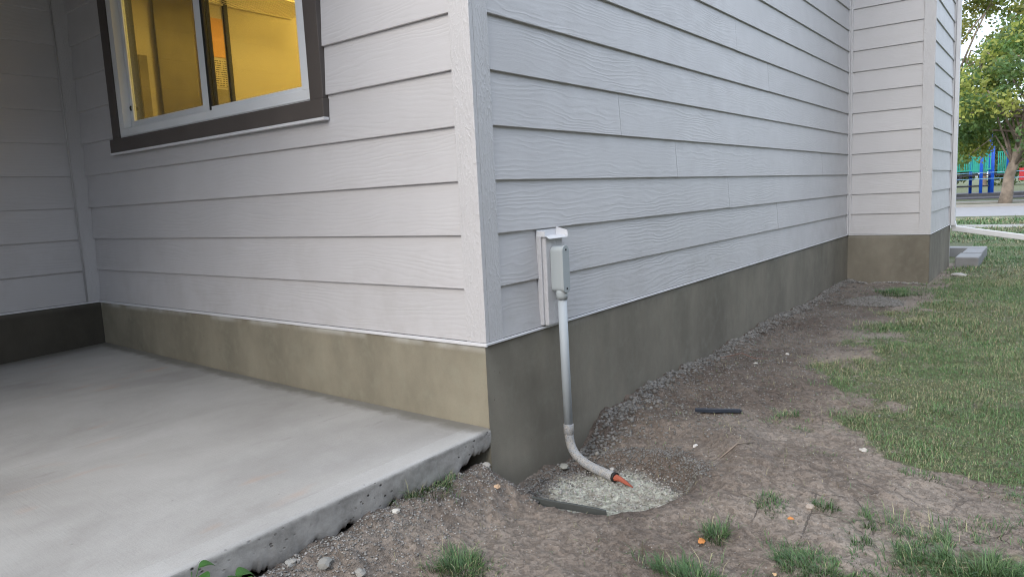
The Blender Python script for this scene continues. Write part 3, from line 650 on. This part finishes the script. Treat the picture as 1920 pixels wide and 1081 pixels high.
def merge(objs, name, **k):
    vs, fs, cs, off = [], [], [], 0
    for o in objs:
        me = o.data; n = len(me.vertices); v = np.empty(n*3, np.float32); me.vertices.foreach_get('co', v); l = np.empty(len(me.loops), np.int32); me.loops.foreach_get('vertex_index', l)
        c = np.empty(n*4, np.float32); me.color_attributes['col'].data.foreach_get('color', c)
        vs.append(v.reshape(-1, 3)); fs.append(l.reshape(-1, 3)+off); cs.append(c.reshape(-1, 4)); off += n; bpy.data.objects.remove(o)
    return tag(np_mesh(name, np.concatenate(vs), np.concatenate(fs), M['blade'], None, {'col': np.concatenate(cs)}), **k)
A = [blades('g', scatter(120000, .5, 2.4, .55, 3.0, .03), .025, .0019, gcol), blades('g', scatter(85000, .5, 2.4, 3.0, 6.5, .02), .032, .0029, gcol),
     blades('g', scatter(36000, .75, 3.0, 6.5, 11), .036, .0055, gcol), blades('g', scatter(16000, .2, 4.5, 11, 15), .06, .011, gcol), blades('g', scatter(9000, -1, 5, 16, 18.8), .07, .018, gcol),
     blades('g', scatter(20000, 2.4, 5.5, -2, 7), .05, .006, gcol)]
# creeping dry stems over the bare parts
n = 6000; xs = rng.uniform(.12, 2.1, n); ys = rng.uniform(-.7, 5.5, n); A.append(blades('g', np.stack([xs, ys, height(xs, ys)], -1), .020, .0016, lambda b, n: gcol(b, n, .8)))
merge(A, 'lawn_grass', label='patchy green and straw coloured lawn beside the bare dirt strip', cat='grass', kind='stuff')
TUFT = {0: ('thin grass tuft growing at the ragged edge of the patio slab', 420, .060), 1: ('dense green grass tuft at the bottom edge of the view, beside the slab gravel', 1500, .055),
        2: ('small round grass tuft beside the orange leaf', 420, .05), 3: ('wide grass clump below the orange leaf at the bottom of the view', 1500, .055), 8: ('broad grass clump beside the brown rock at the bottom of the view', 1700, .055)}
done = set()
rest = []
for i, (cx, cy, rx, ry, s) in enumerate(PATCH):
    if rx <= 0: continue
    nb = TUFT[i][1] if i in TUFT else int(150000*rx*ry*s); h_ = TUFT[i][2]*.8 if i in TUFT else .030
    if cx > 1.5 and cy < .5: nb = int(210000*rx*ry*s); h_ = .052
    rr = np.sqrt(rng.random(nb))*1.15; rr = np.where(rng.random(nb) < .25, rr*1.6, rr); th = rng.random(nb)*2*np.pi; x = cx+rx*rr*np.cos(th); y = cy+ry*rr*np.sin(th)
    k = fbm(x*15+i, y*15, 3)+.25*fbm(x*50, y*50, 2) > (-.32 if i in TUFT else -.20)+.30*(rr > .7); x, y = x[k], y[k]
    if cx < .05: x = np.maximum(x, .004+.03*rng.random(len(x)))
    ob = blades('grass_tuft', np.stack([x, y, height(x, y)-.003], -1), h_, .0024, lambda b, n: gcol(b, n, .16, .68), center=(cx, cy))
    if i in TUFT: tag(ob, TUFT[i][0], 'grass tuft', 'grass tufts on the bare dirt')
    else: rest.append(ob)
merge(rest, 'sparse_grass', label='sparse scattered green grass growing through the bare dirt in front', cat='grass', kind='stuff')

# ------------------------------------------------------------------ stones
def ico():
    t = (1+5**.5)/2; V = np.array([(-1,t,0),(1,t,0),(-1,-t,0),(1,-t,0),(0,-1,t),(0,1,t),(0,-1,-t),(0,1,-t),(t,0,-1),(t,0,1),(-t,0,-1),(-t,0,1)], float); V /= np.linalg.norm(V[0])
    F = np.array([(0,11,5),(0,5,1),(0,1,7),(0,7,10),(0,10,11),(1,5,9),(5,11,4),(11,10,2),(10,7,6),(7,1,8),(3,9,4),(3,4,2),(3,2,6),(3,6,8),(3,8,9),(4,9,5),(2,4,11),(6,2,10),(8,6,7),(9,8,1)]); return V, F
IV, IF = ico()
def stones(name, x, y, size, colf, sink=.25, **k):
    n = len(x); V = np.repeat(IV[None], n, 0)*(1+.35*(rng.random((n, 12, 1))-.5))
    V = V*rng.uniform(.55, 1.25, (n, 1, 3)); a = rng.random(n)*6.28; c, s = np.cos(a)[:, None], np.sin(a)[:, None]
    V = np.stack([V[..., 0]*c-V[..., 1]*s, V[..., 0]*s+V[..., 1]*c, V[..., 2]*.75], -1)*size[:, None, None]
    z = height(x, y)+size*sink; V = V+np.stack([x, y, z], -1)[:, None, :]
    F = (IF[None]+12*np.arange(n)[:, None, None]).reshape(-1, 3); col = np.repeat(colf(n), 12, axis=0); col = np.concatenate([col, np.ones((n*12, 1))], 1)
    return tag(np_mesh(name, V.reshape(-1, 3), F, M['pebble'], None, {'col': col}), **k)
pb = N('loose pebbles'); c_ = pb.n('ShaderNodeVertexColor', layer_name='col').outputs['Color']; nn = pb.noise(pb.obj(), 300, 3, .7)
M['pebble'] = pb.out(pb.mix(.35, c_, pb.mix(nn, (.05, .045, .04, 1), (.5, .48, .45, 1)), 'MIX'), .95, pb.bump(nn, .6, .002))
grey = lambda lo, hi: (lambda n: (lo+(hi-lo)*rng.random((n, 1))**1.6)*np.array([1.0, .95, .90])*(1+.06*(rng.random((n, 3))-.5)))
n = 12000; y = rng.uniform(.45, 5.9, n); x = np.abs(rng.normal(0, .042, n))+.008; x[y < 1.2] *= 1.9
stones('gravel', x, y, .0016+.011*rng.random(n)**2.6, grey(.025, .19), label='dark crumbled rubble heaped along the foot of the side foundation', cat='gravel', kind='stuff')
n = 900; x = np.abs(rng.normal(0, .05, n))*.9; y = 5.905-x; x2 = rng.uniform(.02, .72, n); y2 = 5.9-np.abs(rng.normal(0, .025, n)); 
stones('gravel', x2, y2, rng.uniform(.004, .012, n), grey(.10, .34), label='crumbled rubble at the foot of the stepped out foundation', cat='gravel', kind='stuff')
n = 5200; th = rng.random(n)*6.28; rr = rng.normal(.30, .035, n); x = PIT[0]+.02+rr*np.cos(th); y = PIT[1]+rr*np.sin(th); k = (x > .01) & ((y > PIT[1]+.1) | (x < .25)); x, y = x[k], y[k]
stones('gravel', x, y, rng.uniform(.0012, .0062, len(x)), grey(.025, .15), label='dark crumbly soil lumps around the rim of the cement filled pit', cat='gravel', kind='stuff')
n = 3000; y = -np.abs(rng.uniform(.03, 1.1, n)); x = np.abs(rng.normal(.03, .10, n))+.0
stones('gravel', x, y, rng.uniform(.0012, .0048, n), grey(.07, .42), label='pale grit and chips scattered below the patio slab edge', cat='gravel', kind='stuff')
n = 5200; x = rng.uniform(.05, 1.9, n); y = rng.uniform(-.7, 5.6, n)**1.0
stones('gravel', x, y, rng.uniform(.0008, .0036, n)*(.7+.25*np.maximum(y, 0)), grey(.10, .42), label='fine pale grit scattered over the bare dirt strip', cat='gravel', kind='stuff')
n = 3800; th = rng.random(n)*6.28; rr = np.sqrt(rng.random(n)); x = .5+.24*rr*np.cos(th); y = 4.42+.26*rr*np.sin(th)
stones('soil_clods', x, y, rng.uniform(.003, .012, n), grey(.03, .11), label='dark reddish dug soil clods on the mound near the step in the wall', cat='soil', kind='stuff')
n = 1500; th = rng.random(n)*6.28; rr = np.sqrt(rng.random(n))*.27; x = .395+rr*np.cos(th); y = .235+rr*np.sin(th); k = x > .05; x, y = x[k], y[k]
stones('cement_crumbs', x, y, rng.uniform(.001, .0055, len(x)), grey(.22, .5), label='pale crumbs of spilt cement on the floor of the pit', cat='cement', kind='stuff')
n = 5000; x = .05+np.abs(rng.normal(0, .34, n)); y = rng.uniform(.7, 5.4, n)
stones('soil_clods', x, y, rng.uniform(.0015, .008, n), grey(.04, .16), label='loose dark soil clods over the dirt strip beside the foundation', cat='soil', kind='stuff')
def rock(name, x, y, s, col, label, flat=.6, dz=.3, sh=(1, 1)):
    m_ = bpy.data.meshes.new(name); import bmesh
    bm = bmesh.new(); bmesh.ops.create_icosphere(bm, subdivisions=2, radius=1)
    sd_ = random.random()*90
    from mathutils import noise
    for v in bm.verts:
        k = 1+.55*noise.noise(v.co*1.2+Vector((sd_, 0, 0)))+.25*noise.noise(v.co*2.6+Vector((sd_, 3, 0))); v.co = Vector((v.co.x*sh[0], v.co.y*sh[1], v.co.z*flat))*k*s
    bm.to_mesh(m_); bm.free(); o = link_mesh(name, m_, plain(name+' stone', col, .9, .25, 150, .6)); o.location = (x, y, gz(x, y)+s*flat*dz)
    return tag(o, label, 'stone')
rock('stone', 1.138, .851, .014, (.42, .40, .37), 'white angular stone on bare dirt just below the lawn edge')
rock('stone', 1.087, .294, .016, (.33, .28, .24), 'brown rounded stone between two grass clumps near the bottom')
rock('stone', .255, .47, .012, (.42, .40, .37), 'cream pebble in the dark soil above the conduit elbow')
rock('stone', .10, .33, .024, (.22, .215, .19), 'flat grey chip leaning on the foundation behind the conduit', .35, .8)
rock('stone', .030, -.075, .018, (.33, .31, .28), 'small grey stone in the hollow under the slab corner')
rock('stone', .03, -.93, .016, (.30, .29, .27), 'grey stone tucked under the slab edge, lowest in view')
rock('stone', .085, -.86, .022, (.24, .235, .22), 'large dark grey stone below the slab edge')
rock('stone', .16, -.80, .018, (.27, .26, .24), 'pointed grey stone in the gravel below the slab edge')
rock('stone', .05, -.55, .013, (.5, .48, .44), 'pale stone wedged beneath the middle of the slab edge')
rock('stone', .13, -.14, .012, (.50, .34, .22), 'tan pebble on the dirt beside the slab corner')
rock('stone', .335, 2.03, .014, (.42, .40, .37), 'pale pebble at the edge of the foundation rubble')
rock('stone', .42, 2.35, .013, (.42, .40, .37), 'small white pebble on the dirt midway along the wall')
rock('stone', .56, .62, .010, (.5, .48, .46), 'whitish pebble on the bank above the pit')
rock('concrete_chunk', .93, 6.6, .06, (.36, .35, .34), 'broken concrete chunk in the grass near the far foundation', .35, .5, (1.2, .7))

# plastic strip on the pit rim, dark scrap, leaves, twig
def ribbon(pts, ht, th, name, mat, **k):
    mb = MB(); pts = [Vector(p) for p in pts]; q = []
    for i, p in enumerate(pts):
        d = (pts[min(i+1, len(pts)-1)]-pts[max(i-1, 0)]); nrm = Vector((-d.y, d.x, 0)).normalized()*th; q.append((p, p+nrm, p+Vector((0, 0, ht)), p+nrm+Vector((0, 0, ht))))
    for a, b in zip(q[:-1], q[1:]):
        mb.face([a[0], b[0], b[2], a[2]]); mb.face([a[1], b[1], b[3], a[3]]); mb.face([a[2], b[2], b[3], a[3]]); mb.face([a[0], b[0], b[1], a[1]])
    mb.face(list(q[0][i] for i in (0, 1, 3, 2))); mb.face(list(q[-1][i] for i in (0, 1, 3, 2)))
    return tag(mb.build(name, mat, None, .001), **k)
ribbon([(.165, -.062, -.560), (.22, -.058, -.558), (.30, -.045, -.560), (.38, -.022, -.563), (.46, .000, -.568), (.49, .012, -.574)], .024, .010, 'edging_strip', M['black'], label='dark rubber edging strip lying along the front rim of the pit', cat='edging strip')
mb = MB(); z0 = gz(.47, 1.11)+.006
pl_ = [(.372, 1.070), (.40, 1.088), (.455, 1.10), (.47, 1.125), (.50, 1.115), (.565, 1.150), (.56, 1.128), (.46, 1.075), (.385, 1.045)]
mb.prism([(x, y, z0) for x, y in pl_], (0, 0, .010)); mb.obar((.378, 1.045, z0+.012), (.565, 1.128, z0+.012), .012, .016); tag(mb.build('plastic_scrap', M['navy'], None, .002), 'flat dark blue plastic scrap lying on the bare dirt', 'scrap')
M['oleaf'] = plain('fallen orange leaf', (.50, .20, .055), .6, .2)
def leaf(x, y, s, rz, tilt, label, mat=None):
    mb = MB(); n = 9; L_p = []
    for i in range(n): t = i/(n-1); wv = math.sin(math.pi*t**.8)*.33*(1+.2*math.sin(i*2.4)); L_p.append((t-.5, wv, .10*math.sin(t*3)))
    for i in range(n-1):
        a, b = L_p[i], L_p[i+1]
        mb.face([(a[0]*s, 0, a[2]*s), (b[0]*s, 0, b[2]*s), (b[0]*s, b[1]*s, b[2]*s+.3*b[1]*s), (a[0]*s, a[1]*s, a[2]*s+.3*a[1]*s)]); mb.face([(a[0]*s, 0, a[2]*s), (b[0]*s, 0, b[2]*s), (b[0]*s, -b[1]*s, b[2]*s+.3*b[1]*s), (a[0]*s, -a[1]*s, a[2]*s+.3*a[1]*s)])
    o = mb.build('fallen_leaf', mat or M['oleaf']); o.location = (x, y, gz(x, y)+.010); o.rotation_euler = (tilt, 0, rz); o.modifiers.new('t', 'SOLIDIFY').thickness = .0006
    return tag(o, label, 'leaf')
leaf(.872, -.075, .030, 1.2, .5, 'orange fallen leaf on bare dirt left of the small round grass tuft')
leaf(1.065, .165, .022, .3, .2, 'orange fallen leaf lying among the sparse grass near the brown stone')
leaf(1.107, -.136, .018, 2.0, .1, 'tan fallen leaf between the two wide grass clumps', plain('tan leaf', (.55, .36, .2), .6, .1))
mb = MB(); mb.tube([(.70, .52, gz(.70, .52)+.004), (.74, .60, gz(.74, .60)+.006), (.77, .70, gz(.77, .70)+.004)], [.002, .003, .0015], 6); tag(mb.build('twig', M['bark']), 'thin pale twig lying on the bank right of the pit', 'twig')
mb = MB(); mb.tube([(.12, 2.05, gz(.12, 2.05)+.03), (.22, 2.13, gz(.22, 2.13)+.035), (.30, 2.12, gz(.30, 2.12)+.02), (.38, 2.15, gz(.38, 2.15)+.02)], [.002, .003, .003, .001], 6)
tag(mb.build('root', plain('reddish root', (.16, .09, .07), .8)), 'thin reddish root curling out of the foundation rubble', 'root')

# broadleaf weed at the slab edge
M['weed'] = plain('weed leaf', (.04, .12, .022), .5, .3, 90, .3)
def weed(x, y, z, specs, label):
    wd = empty('weed', (x, y, z), label=label, cat='weed'); st_ = MB(); lf = MB()
    for (az, el_, ln, wl) in specs:
        d = Vector((math.cos(az)*math.cos(el_), math.sin(az)*math.cos(el_), math.sin(el_))); e = d*ln; st_.tube([Vector((0, 0, -.03)), e*.5, e], .0012, 5)
        sd2 = d.cross(Vector((0, 0, 1))).normalized(); up = sd2.cross(d); tip = Vector((d.x, d.y, -.15)).normalized()
        for i in range(7):
            t0, t1 = i/7, (i+1)/7; w0, w1 = [wl*.42*math.sin(math.pi*max(.02, t)**.7) for t in (t0, t1)]; c0, c1 = [e+tip*wl*t+Vector((0, 0, .25*wl*math.sin(t*2.4))) for t in (t0, t1)]
            for s_ in (1, -1): lf.face([c0, c1, c1+sd2*s_*w1+Vector((0, 0, .3*w1)), c0+sd2*s_*w0+Vector((0, 0, .3*w0))])
    st_.build('stem', M['weed'], wd); o = lf.build('leaf', M['weed'], wd); o.modifiers.new('t', 'SOLIDIFY').thickness = .0005
weed(.02, -1.205, -.385, [(2.6, .9, .05, .05), (.2, 1.0, .045, .045), (1.3, 1.2, .055, .042), (3.6, .7, .04, .04), (4.6, .8, .035, .05), (5.6, .9, .03, .035)], 'broadleaf green weed at the bottom corner of the slab edge')
weed(.075, -1.13, -.42, [(1.4, 1.35, .05, .06), (.4, 1.0, .04, .05), (2.4, 1.1, .03, .045)], 'narrow leaved green weed just right of the broadleaf one')

# ------------------------------------------------------------------ downspout, curb, splash block
ds = empty('downspout', (.785, 7.75, -.05), label='white downspout at the far house corner with a long sloping extension', cat='downspout')
def dpart(mb, nm, mat=None):
    o = mb.build(nm, mat or M['flash'], ds, .006); o.matrix_parent_inverse = Matrix.Translation((-.785, -7.75, .05)); return o
mb = MB(); mb.box((.745, 7.535, -.02), (.787, 7.605, ZT-.1)); dpart(mb, 'pipe')
mb = MB(); mb.obar((.767, 7.57, .02), (.785, 7.60, -.075), .065, .05, (1, 0, 0)); dpart(mb, 'elbow')
mb = MB(); mb.obar((.762, 7.60, -.052), (2.1, 7.50, -.262), .075, .060); dpart(mb, 'extension')
cb = empty('edging_blocks', (.85, 8.4, -.45), label='grey concrete block border round a soil bed at the far house corner', cat='edging')
for (a, b) in (((.80, 7.30, -.52), (1.02, 7.52, -.40)), ((.80, 7.525, -.52), (1.03, 8.10, -.385)), ((.82, 8.105, -.52), (1.02, 8.75, -.380)), ((.55, 8.755, -.52), (1.02, 9.0, -.378))):
    if a[1] < 7.52: continue
    mb = MB(); mb.box(a, b); o = mb.build('block', M['curbc'], cb, .01); o.matrix_parent_inverse = Matrix.Translation((-.85, -8.4, .45))
mb = MB(); mb.box((1.40, 9.3, -.50), (1.62, 9.45, -.445)); tag(mb.build('splash_block', M['flash'], None, .01), 'small white splash block on the grass below the downspout extension', 'splash block')

# ------------------------------------------------------------------ trees
def leafcards(name, C, R, n, size, cols, parent, flat=.75):
    """C (m,3) clump centres, R radii; small leaf faces through each clump's volume"""
    m_ = len(C); idx = rng.integers(0, m_, n); dr = rng.normal(0, 1, (n, 3)); dr /= np.linalg.norm(dr, axis=1)[:, None]
    P = C[idx]+dr*(R[idx]*rng.random(n)**.45)[:, None]*np.array([1, 1, flat]); a = rng.normal(0, 1, (n, 3)); a /= np.linalg.norm(a, axis=1)[:, None]
    b = np.cross(a, rng.normal(0, 1, (n, 3))); b /= np.linalg.norm(b, axis=1)[:, None]; s = (size*rng.uniform(.6, 1.3, n))[:, None]
    V = np.stack([P-a*s*.5, P+b*s*.28, P+a*s*.5, P-b*s*.28], 1).reshape(-1, 3); F = np.arange(n*4).reshape(n, 4)
    cc = cols[rng.integers(0, len(cols), m_)][idx]*.75+cols[rng.integers(0, len(cols), n)]*.25; cc = cc*rng.uniform(.7, 1.35, (n, 1))
    c = np.concatenate([np.repeat(cc, 4, axis=0), np.ones((n*4, 1))], 1)
    return np_mesh(name, V, F, M['leaf'], parent, {'col': c})
def tree(loc, h, rad, base, cols, n, size, label, lean=(0, 0), trunk_r=.22, nl=26, clump=.55, inner=0):
    t = empty('tree', loc, label=label, cat='tree', group='trees beyond the lawn'); mb = MB()
    ln = Vector((lean[0], lean[1], 0)); P = [Vector((0, 0, -.1))]+[Vector((ln.x*q, ln.y*q, h*q))+Vector((random.uniform(-.08, .08), random.uniform(-.08, .08), 0)) for q in (.06, .15, .3, .45, .6, .78)]
    mb.tube(P, [trunk_r*1.3, trunk_r*1.05, trunk_r*.95, trunk_r*.78, trunk_r*.6, trunk_r*.4, trunk_r*.15], 12, wob=.06); C = []; Rr = []
    for i in range(nl):
        q = random.uniform(.22, .72); s0 = Vector((ln.x*q, ln.y*q, h*q)); az = random.random()*6.28; zt = base+(h-base)*((i+.5)/nl); k = math.sin(math.pi*min(.97, .18+.82*(zt-base)/(h-base)))**.7
        e = Vector((ln.x*zt/h+math.cos(az)*rad*k*random.uniform(.45, 1), ln.y*zt/h+math.sin(az)*rad*k*random.uniform(.45, 1), zt)); mid = s0.lerp(e, .5)+Vector((0, 0, .25))
        if s0.z > e.z+.5: s0 = Vector((ln.x*.2, ln.y*.2, h*.2))
        mb.tube([s0, mid, e], [trunk_r*.28, trunk_r*.16, .02], 6)
        for j in range(3): C.append(e.lerp(mid, random.uniform(0, .6))+Vector((random.uniform(-1, 1), random.uniform(-1, 1), random.uniform(-.6, .6)))*clump*.9); Rr.append(clump*random.uniform(.7, 1.35))
    mb.build('trunk', M['bark'], t); leafcards('crown', np.array([tuple(c) for c in C]), np.array(Rr), n, size, np.array(cols), t)
    return t
GA = [(.13, .24, .08), (.10, .19, .07), (.22, .31, .085), (.36, .37, .08), (.065, .13, .055)]
GY = [(.13, .19, .045), (.22, .22, .05), (.10, .16, .05), (.26, .24, .06)]
tree((.25, 29.6, ZF), 6.7, 3.7, 1.75, GA, 30000, .16, 'large leafy tree with flaky leaning trunk across the street', (1.2, .2), .185, 38, .68)
tree((-2.9, 38, ZF), 13, 4.2, 3.6, GY, 30000, .20, 'tall yellowish green tree just beside the far house corner', (0, 0), .25, 30, .9)
tree((6.5, 44, ZF), 9.5, 4.5, 2.0, GA, 16000, .26, 'dark leafy tree farther right beyond the playground', (0, 0), .25, 26, .9)
# spruce with drooping branches
sp = empty('spruce', (4.4, 33.5, ZF), label='tall spruce with drooping dark branches above the leafy tree', cat='tree'); mb = MB(); H = 15
mb.tube([(0, 0, -.1), (0, 0, H*.5), (0, 0, H)], [.26, .16, .02], 10); V = []; 
for i in range(30):
    z = 4.6+i*.34; az0 = random.random()*6.28
    for j in range(6):
        az = az0+j*1.047+random.uniform(-.2, .2); Lb = 3.4*(1-(z-4)/12.5)*random.uniform(.75, 1.1); pts = [Vector((math.cos(az)*Lb*t, math.sin(az)*Lb*t, z-.45*Lb*t*.5+.22*Lb*t*t)) for t in (0, .33, .66, 1)]
        mb.tube(pts, [.035, .025, .015, .006], 4, cap=False)
        for k in range(70):
            t = random.uniform(.12, 1); q = t*3; a = min(2, int(q)); p = pts[a].lerp(pts[a+1], q-a); V.append((p.x+random.gauss(0, .10), p.y+random.gauss(0, .10), p.z-abs(random.gauss(0, .14))))
mb.build('trunk', M['bark'], sp); leafcards('crown', np.array(V), np.full(len(V), .09), 26000, .16, np.array([(.055, .075, .04), (.075, .09, .05), (.10, .10, .055), (.04, .06, .035)]), sp)
# distant trees closing the horizon
for i, (x, y, h) in enumerate([(-20, 82, 9), (-11, 88, 11), (-4, 84, 6), (5, 90, 7), (13, 82, 10), (22, 86, 9)]):
    tree((x, y, ZF), h, 4.6, .6, [(.16, .21, .10), (.12, .17, .08), (.2, .23, .12)], 7000, .5, ['pale distant tree left of the playground', 'taller pale distant tree left of the playground', 'low distant tree behind the playground posts', 'low distant tree right behind the playground', 'distant tree right of the playground', 'rightmost of the distant trees'][i], (0, 0), .25, 16, 1.3)

# ------------------------------------------------------------------ playground
M['blue'] = plain('blue powder coated steel', (.02, .13, .72), .35, .05); M['green'] = plain('teal green plastic', (.04, .52, .38), .45, .08); M['red'] = plain('red plastic', (.65, .05, .06), .45, .05); M['cyan'] = plain('light blue rail', (.25, .50, .72), .4, .05)
M['whitep'] = plain('white plastic', (.7, .7, .7), .5, .04); M['dkdeck'] = plain('dark deck', (.07, .07, .08), .7, .1)
pg = empty('playground_structure', (-1.5, 41.5, ZF+.05), label='blue and green climbing frame with red panels beyond the street', cat='playground')
def pp(mb, nm, mat, par=None):
    o = mb.build(nm, mat, par or pg)
    if par is None: o.matrix_parent_inverse = Matrix.Translation((1.5, -41.5, -ZF-.05))
    return o
GZ = ZF+.05
posts = [(-3.35, 41.5, 2.9), (-2.95, 42.6, 1.9), (-2.45, 41.0, 2.6), (-1.85, 42.6, 3.0), (-1.25, 40.6, 2.35), (-.98, 42.2, 3.1), (-.80, 41.0, 2.4), (-.25, 42.6, 2.9), (.65, 41.4, 3.0), (1.5, 41.2, 3.0), (2.6, 42.5, 3.0), (1.6, 43, 3)]
for (x, y, h) in posts:
    mb = MB(); mb.tube([(x, y, GZ), (x, y, GZ+h), (x, y, GZ+h+.05)], [.075, .075, .03], 10); pp(mb, 'post', M['blue'])
mb = MB(); mb.box((-2.5, 41.05, GZ+1.0), (-.25, 42.6, GZ+1.08)); mb.box((.6, 41.3, GZ+1.3), (2.6, 42.6, GZ+1.38)); mb.box((-2.4, 41.6, GZ+.45), (-1.0, 42.3, GZ+.52)); pp(mb, 'deck', M['dkdeck'])
for (x0, x1, y, z0, z1) in ((-2.35, -1.35, 41.02, 1.25, 2.1), (-1.15, -.85, 40.9, 1.3, 2.2), (-1.8, -1.05, 42.6, 1.2, 2.3), (-.7, -.3, 42.5, 1.1, 2.2), (.7, 1.4, 41.3, 1.4, 2.1)):
    mb = MB(); nb = int((x1-x0)/.075)
    for i in range(nb): xx = x0+(i+.3)*(x1-x0)/nb; mb.box((xx, y-.015, GZ+z0+.05), (xx+.045, y+.015, GZ+z1-.05))
    mb.box((x0, y-.02, GZ+z0), (x1, y+.02, GZ+z0+.06)); mb.box((x0, y-.02, GZ+z1-.06), (x1, y+.02, GZ+z1)); pp(mb, 'railing_panel', M['green'])
mb = MB(); mb.prism([(-3.27+.5*a, 41.3, GZ+b) for a, b in ((0, .45), (.8, .45), (1, .8), (1, 1.5), (.75, 1.75), (.2, 1.75), (0, 1.5))], (0, .06, 0)); rp = pp(mb, 'play_panel', M['red'])
mb = MB(); mb.tube([(-3.04, 41.27, GZ+1.25), (-3.04, 41.295, GZ+1.25)], .16, 18); mb.build('disc', M['whitep'], rp)
mb = MB(); mb.prism([(.28+.3*a, 41.3, GZ+b) for a, b in ((0, .7), (1, .7), (1, 1.3), (0, 1.3))], (0, .06, 0)); pp(mb, 'play_panel', M['red'])
for zz in (.85, 1.15):
    mb = MB(); mb.tube([(-3.6, 40.3, GZ+zz), (1.9, 40.3, GZ+zz)], .02, 6); pp(mb, 'railing', M['cyan'])
mb = MB(); mb.obar((-2.95, 40.8, GZ+.1), (-2.2, 41.2, GZ+1.0), .5, .06); pp(mb, 'ramp', M['dkdeck'])
mb = MB(); mb.box((-6, 39.8, GZ-.02), (4, 40.0, GZ+.16)); tag(mb.build('timber_border', M['dkdeck'], None, .02), 'low dark timber border in front of the climbing frame', 'border')
mb = MB(); mb.tube([(1.02, 31, ZF), (1.02, 31, ZF+1.3)], .035, 8); tag(mb.build('bollard_post', plain('dark green metal', (.03, .08, .05), .5)), 'thin dark green post at the right edge beside the tree trunk', 'post')
